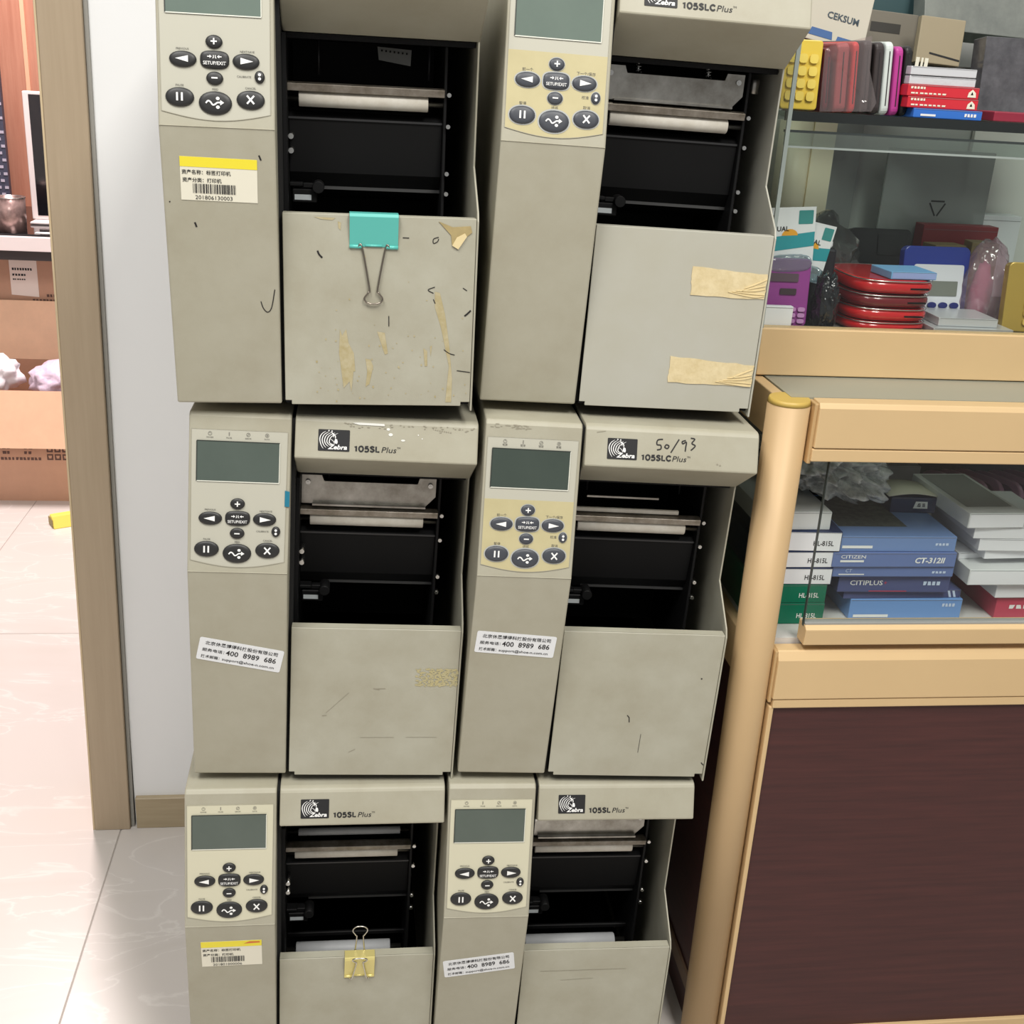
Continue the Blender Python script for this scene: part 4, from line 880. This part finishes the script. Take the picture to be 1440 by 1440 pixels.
packet('kraft bag with a stack of pale chips beside it on the shelf', .850, .290, SZ+.055, .056, .052, .010, mat('packet_kraft', (158, 146, 120), .6), R(3), R(-8), (), (([[(.28, .20), (.98, .10), (.98, .14), (.28, .24)]], BLACKP), ([[(.0, -.12), (.08, -.12), (.09, .10), (.01, .10)], [(.12, -.12), (.17, -.12), (.18, .10), (.13, .10)], [(.20, -.12), (.28, -.12), (.29, .10), (.21, .10)]], STK_C)))
packet('dark grey flat box below the kraft bag on the shelf', .862, .300, SZ+.0002, .090, .055, .030, mat('packet_charcoal', (72, 72, 68), .5), 0, R(-4))
packet('dark plastic wrapped pack standing at the right of the shelf', .965, .250, SZ+.0002, .150, .088, .030, mat('packet_dark_film', (66, 66, 70), .2, noise=.4, nscale=40, rgb2=(96, 96, 100), bump=1., bscale=60, coat=.6), 0, R(-6))
packet('pale grey padded envelope lying above the dark pack', .955, .320, SZ+.080, .230, .070, .030, mat('packet_pale_film', (132, 136, 130), .25, noise=.3, nscale=25, rgb2=(112, 116, 112), bump=.8, bscale=40, coat=.4), R(2), R(-20))
packet('wine red flat box lying at the right of the shelf', .925, .155, SZ+.0002, .130, .010, .060, mat('carton_wine', (142, 40, 60), .45), 0, 0)

# ------------------------------------------------------------------ back room seen through the doorway
KRAFT_LIT = mat('kraft_board_lit', (240, 198, 164), .65, noise=.08, nscale=20, bump=.05, bscale=300); KRAFT_D = mat('kraft_board_dark', (190, 148, 122), .65, noise=.08, nscale=20)  # first board is a paler copy, light on the tilted flaps in its colour
KPRINT = mat('kraft_print', (92, 66, 58), .7)
oc = thing('open_carton', 'large open cardboard carton with its front flap folded down, full of foam', 'carton', (-.78, 1.95, FZ))
x0, x1, d, h, t = -.30, .30, .34, .309, .004
MB().box(x0, x1, 0, t, 0, h).build('front_wall', KRAFT_D, oc); MB().box(x0, x1, d-t, d, 0, h).build('back_wall', KRAFT_D, oc)
MB().box(x0, x0+t, t, d-t, 0, h).build('side_wall', KRAFT_D, oc); MB().box(x1-t, x1, t, d-t, 0, h).build('side_wall', KRAFT_D, oc)
MB().box(x0, x1, t, d-t, 0, t).build('bottom_board', KRAFT_D, oc)
MB().add([(x0, -.001, h), (x1, -.001, h), (x1, -.035, h-.146), (x0, -.035, h-.146), (x0, -.005, h+.002), (x1, -.005, h+.002), (x1, -.040, h-.146), (x0, -.040, h-.146)], [(0, 1, 2, 3), (7, 6, 5, 4), (0, 4, 5, 1), (3, 2, 6, 7), (0, 3, 7, 4), (1, 5, 6, 2)]).build('front_flap', KRAFT_LIT, oc)
MB().add([(x0, d, h), (x1, d, h), (x1, d+.05, h+.16), (x0, d+.05, h+.16), (x0, d+.005, h), (x1, d+.005, h), (x1, d+.055, h+.16), (x0, d+.055, h+.16)], [(0, 1, 2, 3), (7, 6, 5, 4), (0, 4, 5, 1), (3, 2, 6, 7), (0, 3, 7, 4), (1, 5, 6, 2)]).build('back_flap', KRAFT_LIT, oc)
f = frame((0, 0, 0), (0, 0, 1)); sq = []
for i in range(3):
    for j in range(2): sq.append([(.118+.020*i, .118+.022*j), (.134+.020*i, .118+.022*j), (.134+.020*i, .135+.022*j), (.118+.020*i, .135+.022*j)])
pr = poly('handling_marks', sq, KPRINT, oc, f, .0006)
poly('handling_pictogram', [[(q[0][0]+.005, q[0][1]+.005), (q[1][0]-.005, q[1][1]+.005), (q[2][0]-.003, q[2][1]-.004), (q[3][0]+.003, q[3][1]-.004)] for q in sq], KRAFT_D, pr, f, .0009)
for k, (x0_, x1_, z_, n_) in enumerate(((.005, .028, .148, 2), (.060, .085, .148, 2), (.005, .028, .134, 2), (.060, .082, .134, 2), (-.03, .105, .117, 14))):
    o = poly('carton_print', bars(x0_, x1_, z_, z_+.008, n_, k), KPRINT, oc, f, .0006); o['kind'] = 'stuff'
FOAM = mat('white_foam_sheet', (240, 236, 240), .6); FOAM2 = mat('lilac_air_film', (232, 214, 230), .3, noise=.2, nscale=60, rgb2=(206, 186, 206), bump=1., bscale=90, coat=.3)
blob('foam_wrap', 'white ribbed foam sheet bundled in the open carton', 'packing foam', (-.838, 2.09, .300), (.085, .075, .060), FOAM, 4., .25, 3., 4)
blob('air_film', 'lilac tinted air cushion film bulging from the open carton', 'packing film', (-.648, 2.10, .288), (.080, .075, .055), FOAM2, 6., .2, 3.4, 4)
kb = thing('closed_carton', 'brown closed carton with a white shipping label under the desk', 'carton', (-.86, 2.36, .345))
MB().box(-.42, .32, 0, .25, 0, .243).build('carton_body', KRAFT_D, kb, .002, 1)
f = frame((0, 0, 0), (0, 0, 1))
sl_ = poly('shipping_label', [[(.028, .125), (.104, .120), (.104, .225), (.028, .231)]], mat('shipping_label', (232, 218, 208), .5), kb, f, .0004, .0004)
for k, (x0_, x1_, z_, h_, n_) in enumerate(((.035, .092, .196, .007, 8), (.035, .075, .180, .006, 5), (.035, .072, .168, .004, 6))):
    o = poly('label_print', bars(x0_, x1_, z_, z_+h_, n_, k), BLACKP, sl_, f, .0012); o['kind'] = 'stuff'
for k, (x0_, x1_, z_) in enumerate(((.125, .22, .121), (.085, .20, .106), (.080, .19, .089), (.080, .105, .071), (.140, .165, .071), (.080, .105, .054), (.140, .160, .054))):
    o = poly('carton_print', bars(x0_, x1_, z_, z_+.008, max(2, int((x1_-x0_)/.009)), k), KPRINT, kb, f, .0006); o['kind'] = 'stuff'
lower = thing('lower_carton', 'plain brown carton underneath the labelled carton', 'carton', (-.86, 2.38, FZ))
MB().box(-.42, .32, 0, .25, 0, .355).build('carton_body', KRAFT_D, lower, .002, 1); MB().box(-.42, .32, -.0006, 0, .17, .172).build('tape_seam', KPRINT, lower)
dk = thing('desk', 'white edged desk with a black glass top in the back room', 'desk', (-.8, 2.2, FZ))
TD = Matrix.Translation((.8, -2.2, -FZ))
def db(mb, n_, m, bev=.001): return mb.build(n_, m, dk, bev, 2, TD)
db(MB().box(-1.6, -.38, 2.20, 2.80, .6220, .6600), 'desk_board', mat('white_desk', (240, 230, 228), .4))
db(MB().box(-1.6, -.38, 2.215, 2.80, .6602, .6660), 'glass_top', mat('black_glass', (24, 22, 24), .08))
db(MB().box(-1.58, -.40, 2.24, 2.78, .590, .6220), 'under_frame', mat('dark_frame', (52, 46, 46), .5))
for x in (-1.57, -.45):
    for y in (2.74,): db(MB().box(x, x+.05, y, y+.04, FZ, .590), 'desk_leg', mat('dark_frame', (52, 46, 46), .5))
mo = thing('monitor', 'flat monitor with silver white edge on the desk', 'monitor', (-.535, 2.45, .6662))
MB().box(-.245, .25, 0, .030, .0085, .362).build('monitor_shell', mat('monitor_silver', (222, 212, 210), .3), mo, .003, 2)
MB().box(-.228, .245, -.0012, 0, .020, .354).build('screen', mat('black_screen', (20, 20, 24), .12), mo)
MB().prism([(-.03, 0), (.03, 0), (.02, .20), (-.02, .20)], .030, .050, 'y').build('stand_neck', mat('monitor_silver', (222, 212, 210), .3), mo)
MB().box(-.24, .12, -.05, .12, 0, .008).build('stand_base', mat('monitor_silver', (222, 212, 210), .3), mo, .003, 2)
cu = thing('pen_cup', 'metal cup with a handle standing on the black desk', 'cup', (-.785, 2.262, .6662))
MB().cyl((0, 0, 0), (0, 0, .092), .0375, 28, .040, caps=False).cyl((0, 0, 0), (0, 0, .004), .0373, 28).build('cup_body', mat('mottled_metal', (176, 150, 144), .3, .6, noise=.4, nscale=30, rgb2=(120, 98, 94)), cu).modifiers.new('t', 'SOLIDIFY').thickness = .0015
MB().tube([(.040*math.cos(a), .040*math.sin(a), .0922) for a in [2*math.pi*i/28 for i in range(29)]], .0012, 6).build('cup_rim', SCREW, cu)
tag(MB().box(-.020, .045, -.012, .012, 0, .0012).build('paper_slip', WHITEP, None, .0004, 1), 'white paper slip lying on the black desk top', 'paper').location = (-.70, 2.245, .6662)
# orange cabinet and mesh column behind
cbn = thing('orange_cabinet', 'glossy orange brown cabinet front behind the monitor', 'cabinet', (-.95, 2.85, FZ))
MB().box(-.9, .9, 0, .20, 0, 2.1).build('cabinet_body', mat('orange_laminate', (190, 138, 116), .25, noise=.3, nscale=4, rgb2=(170, 116, 96), stretch=(9, 1, .6)), cbn, .003, 1)
for x in (-.55, -.05, .08, .45): MB().box(x, x+.012, -.006, 0, .1, 2.05).build('door_edge', mat('pale_orange_edge', (230, 178, 146), .3), cbn)
mc = thing('mesh_organizer', 'dark blue perforated mesh column beside the orange cabinet', 'organizer', (-.945, 2.62, .6662))
MB().box(-.10, .060, 0, .02, 0, .62).build('mesh_panel', mat('dark_blue_mesh', (62, 64, 82), .5), mc)
hs = MB()
for i in range(7):
    for j in range(30): hs.box(-.088+.021*i+(.010 if j % 2 else 0), -.077+.021*i+(.010 if j % 2 else 0), -.0015, -.0005, .012+.020*j, .020+.020*j)
hm = hs.build('mesh_holes', mat('mesh_hole_pale', (176, 170, 186), .5), mc); hm['kind'] = 'stuff'
yo = thing('yellow_block', 'small yellow block lying on the tiles before the carton', 'block', (-.560, 1.80, FZ), (0, 0, R(28)))
MB().prism([(-.028, 0), (.028, 0), (.010, .030), (-.010, .030)], -.065, .12, 'x').build('block_body', mat('yellow_block', (232, 214, 96), .4), yo, .002, 2)
MB().box(-.0665, -.065, -.020, .020, .003, .022).build('block_end', mat('yellow_block_dark', (150, 130, 70), .5), yo)
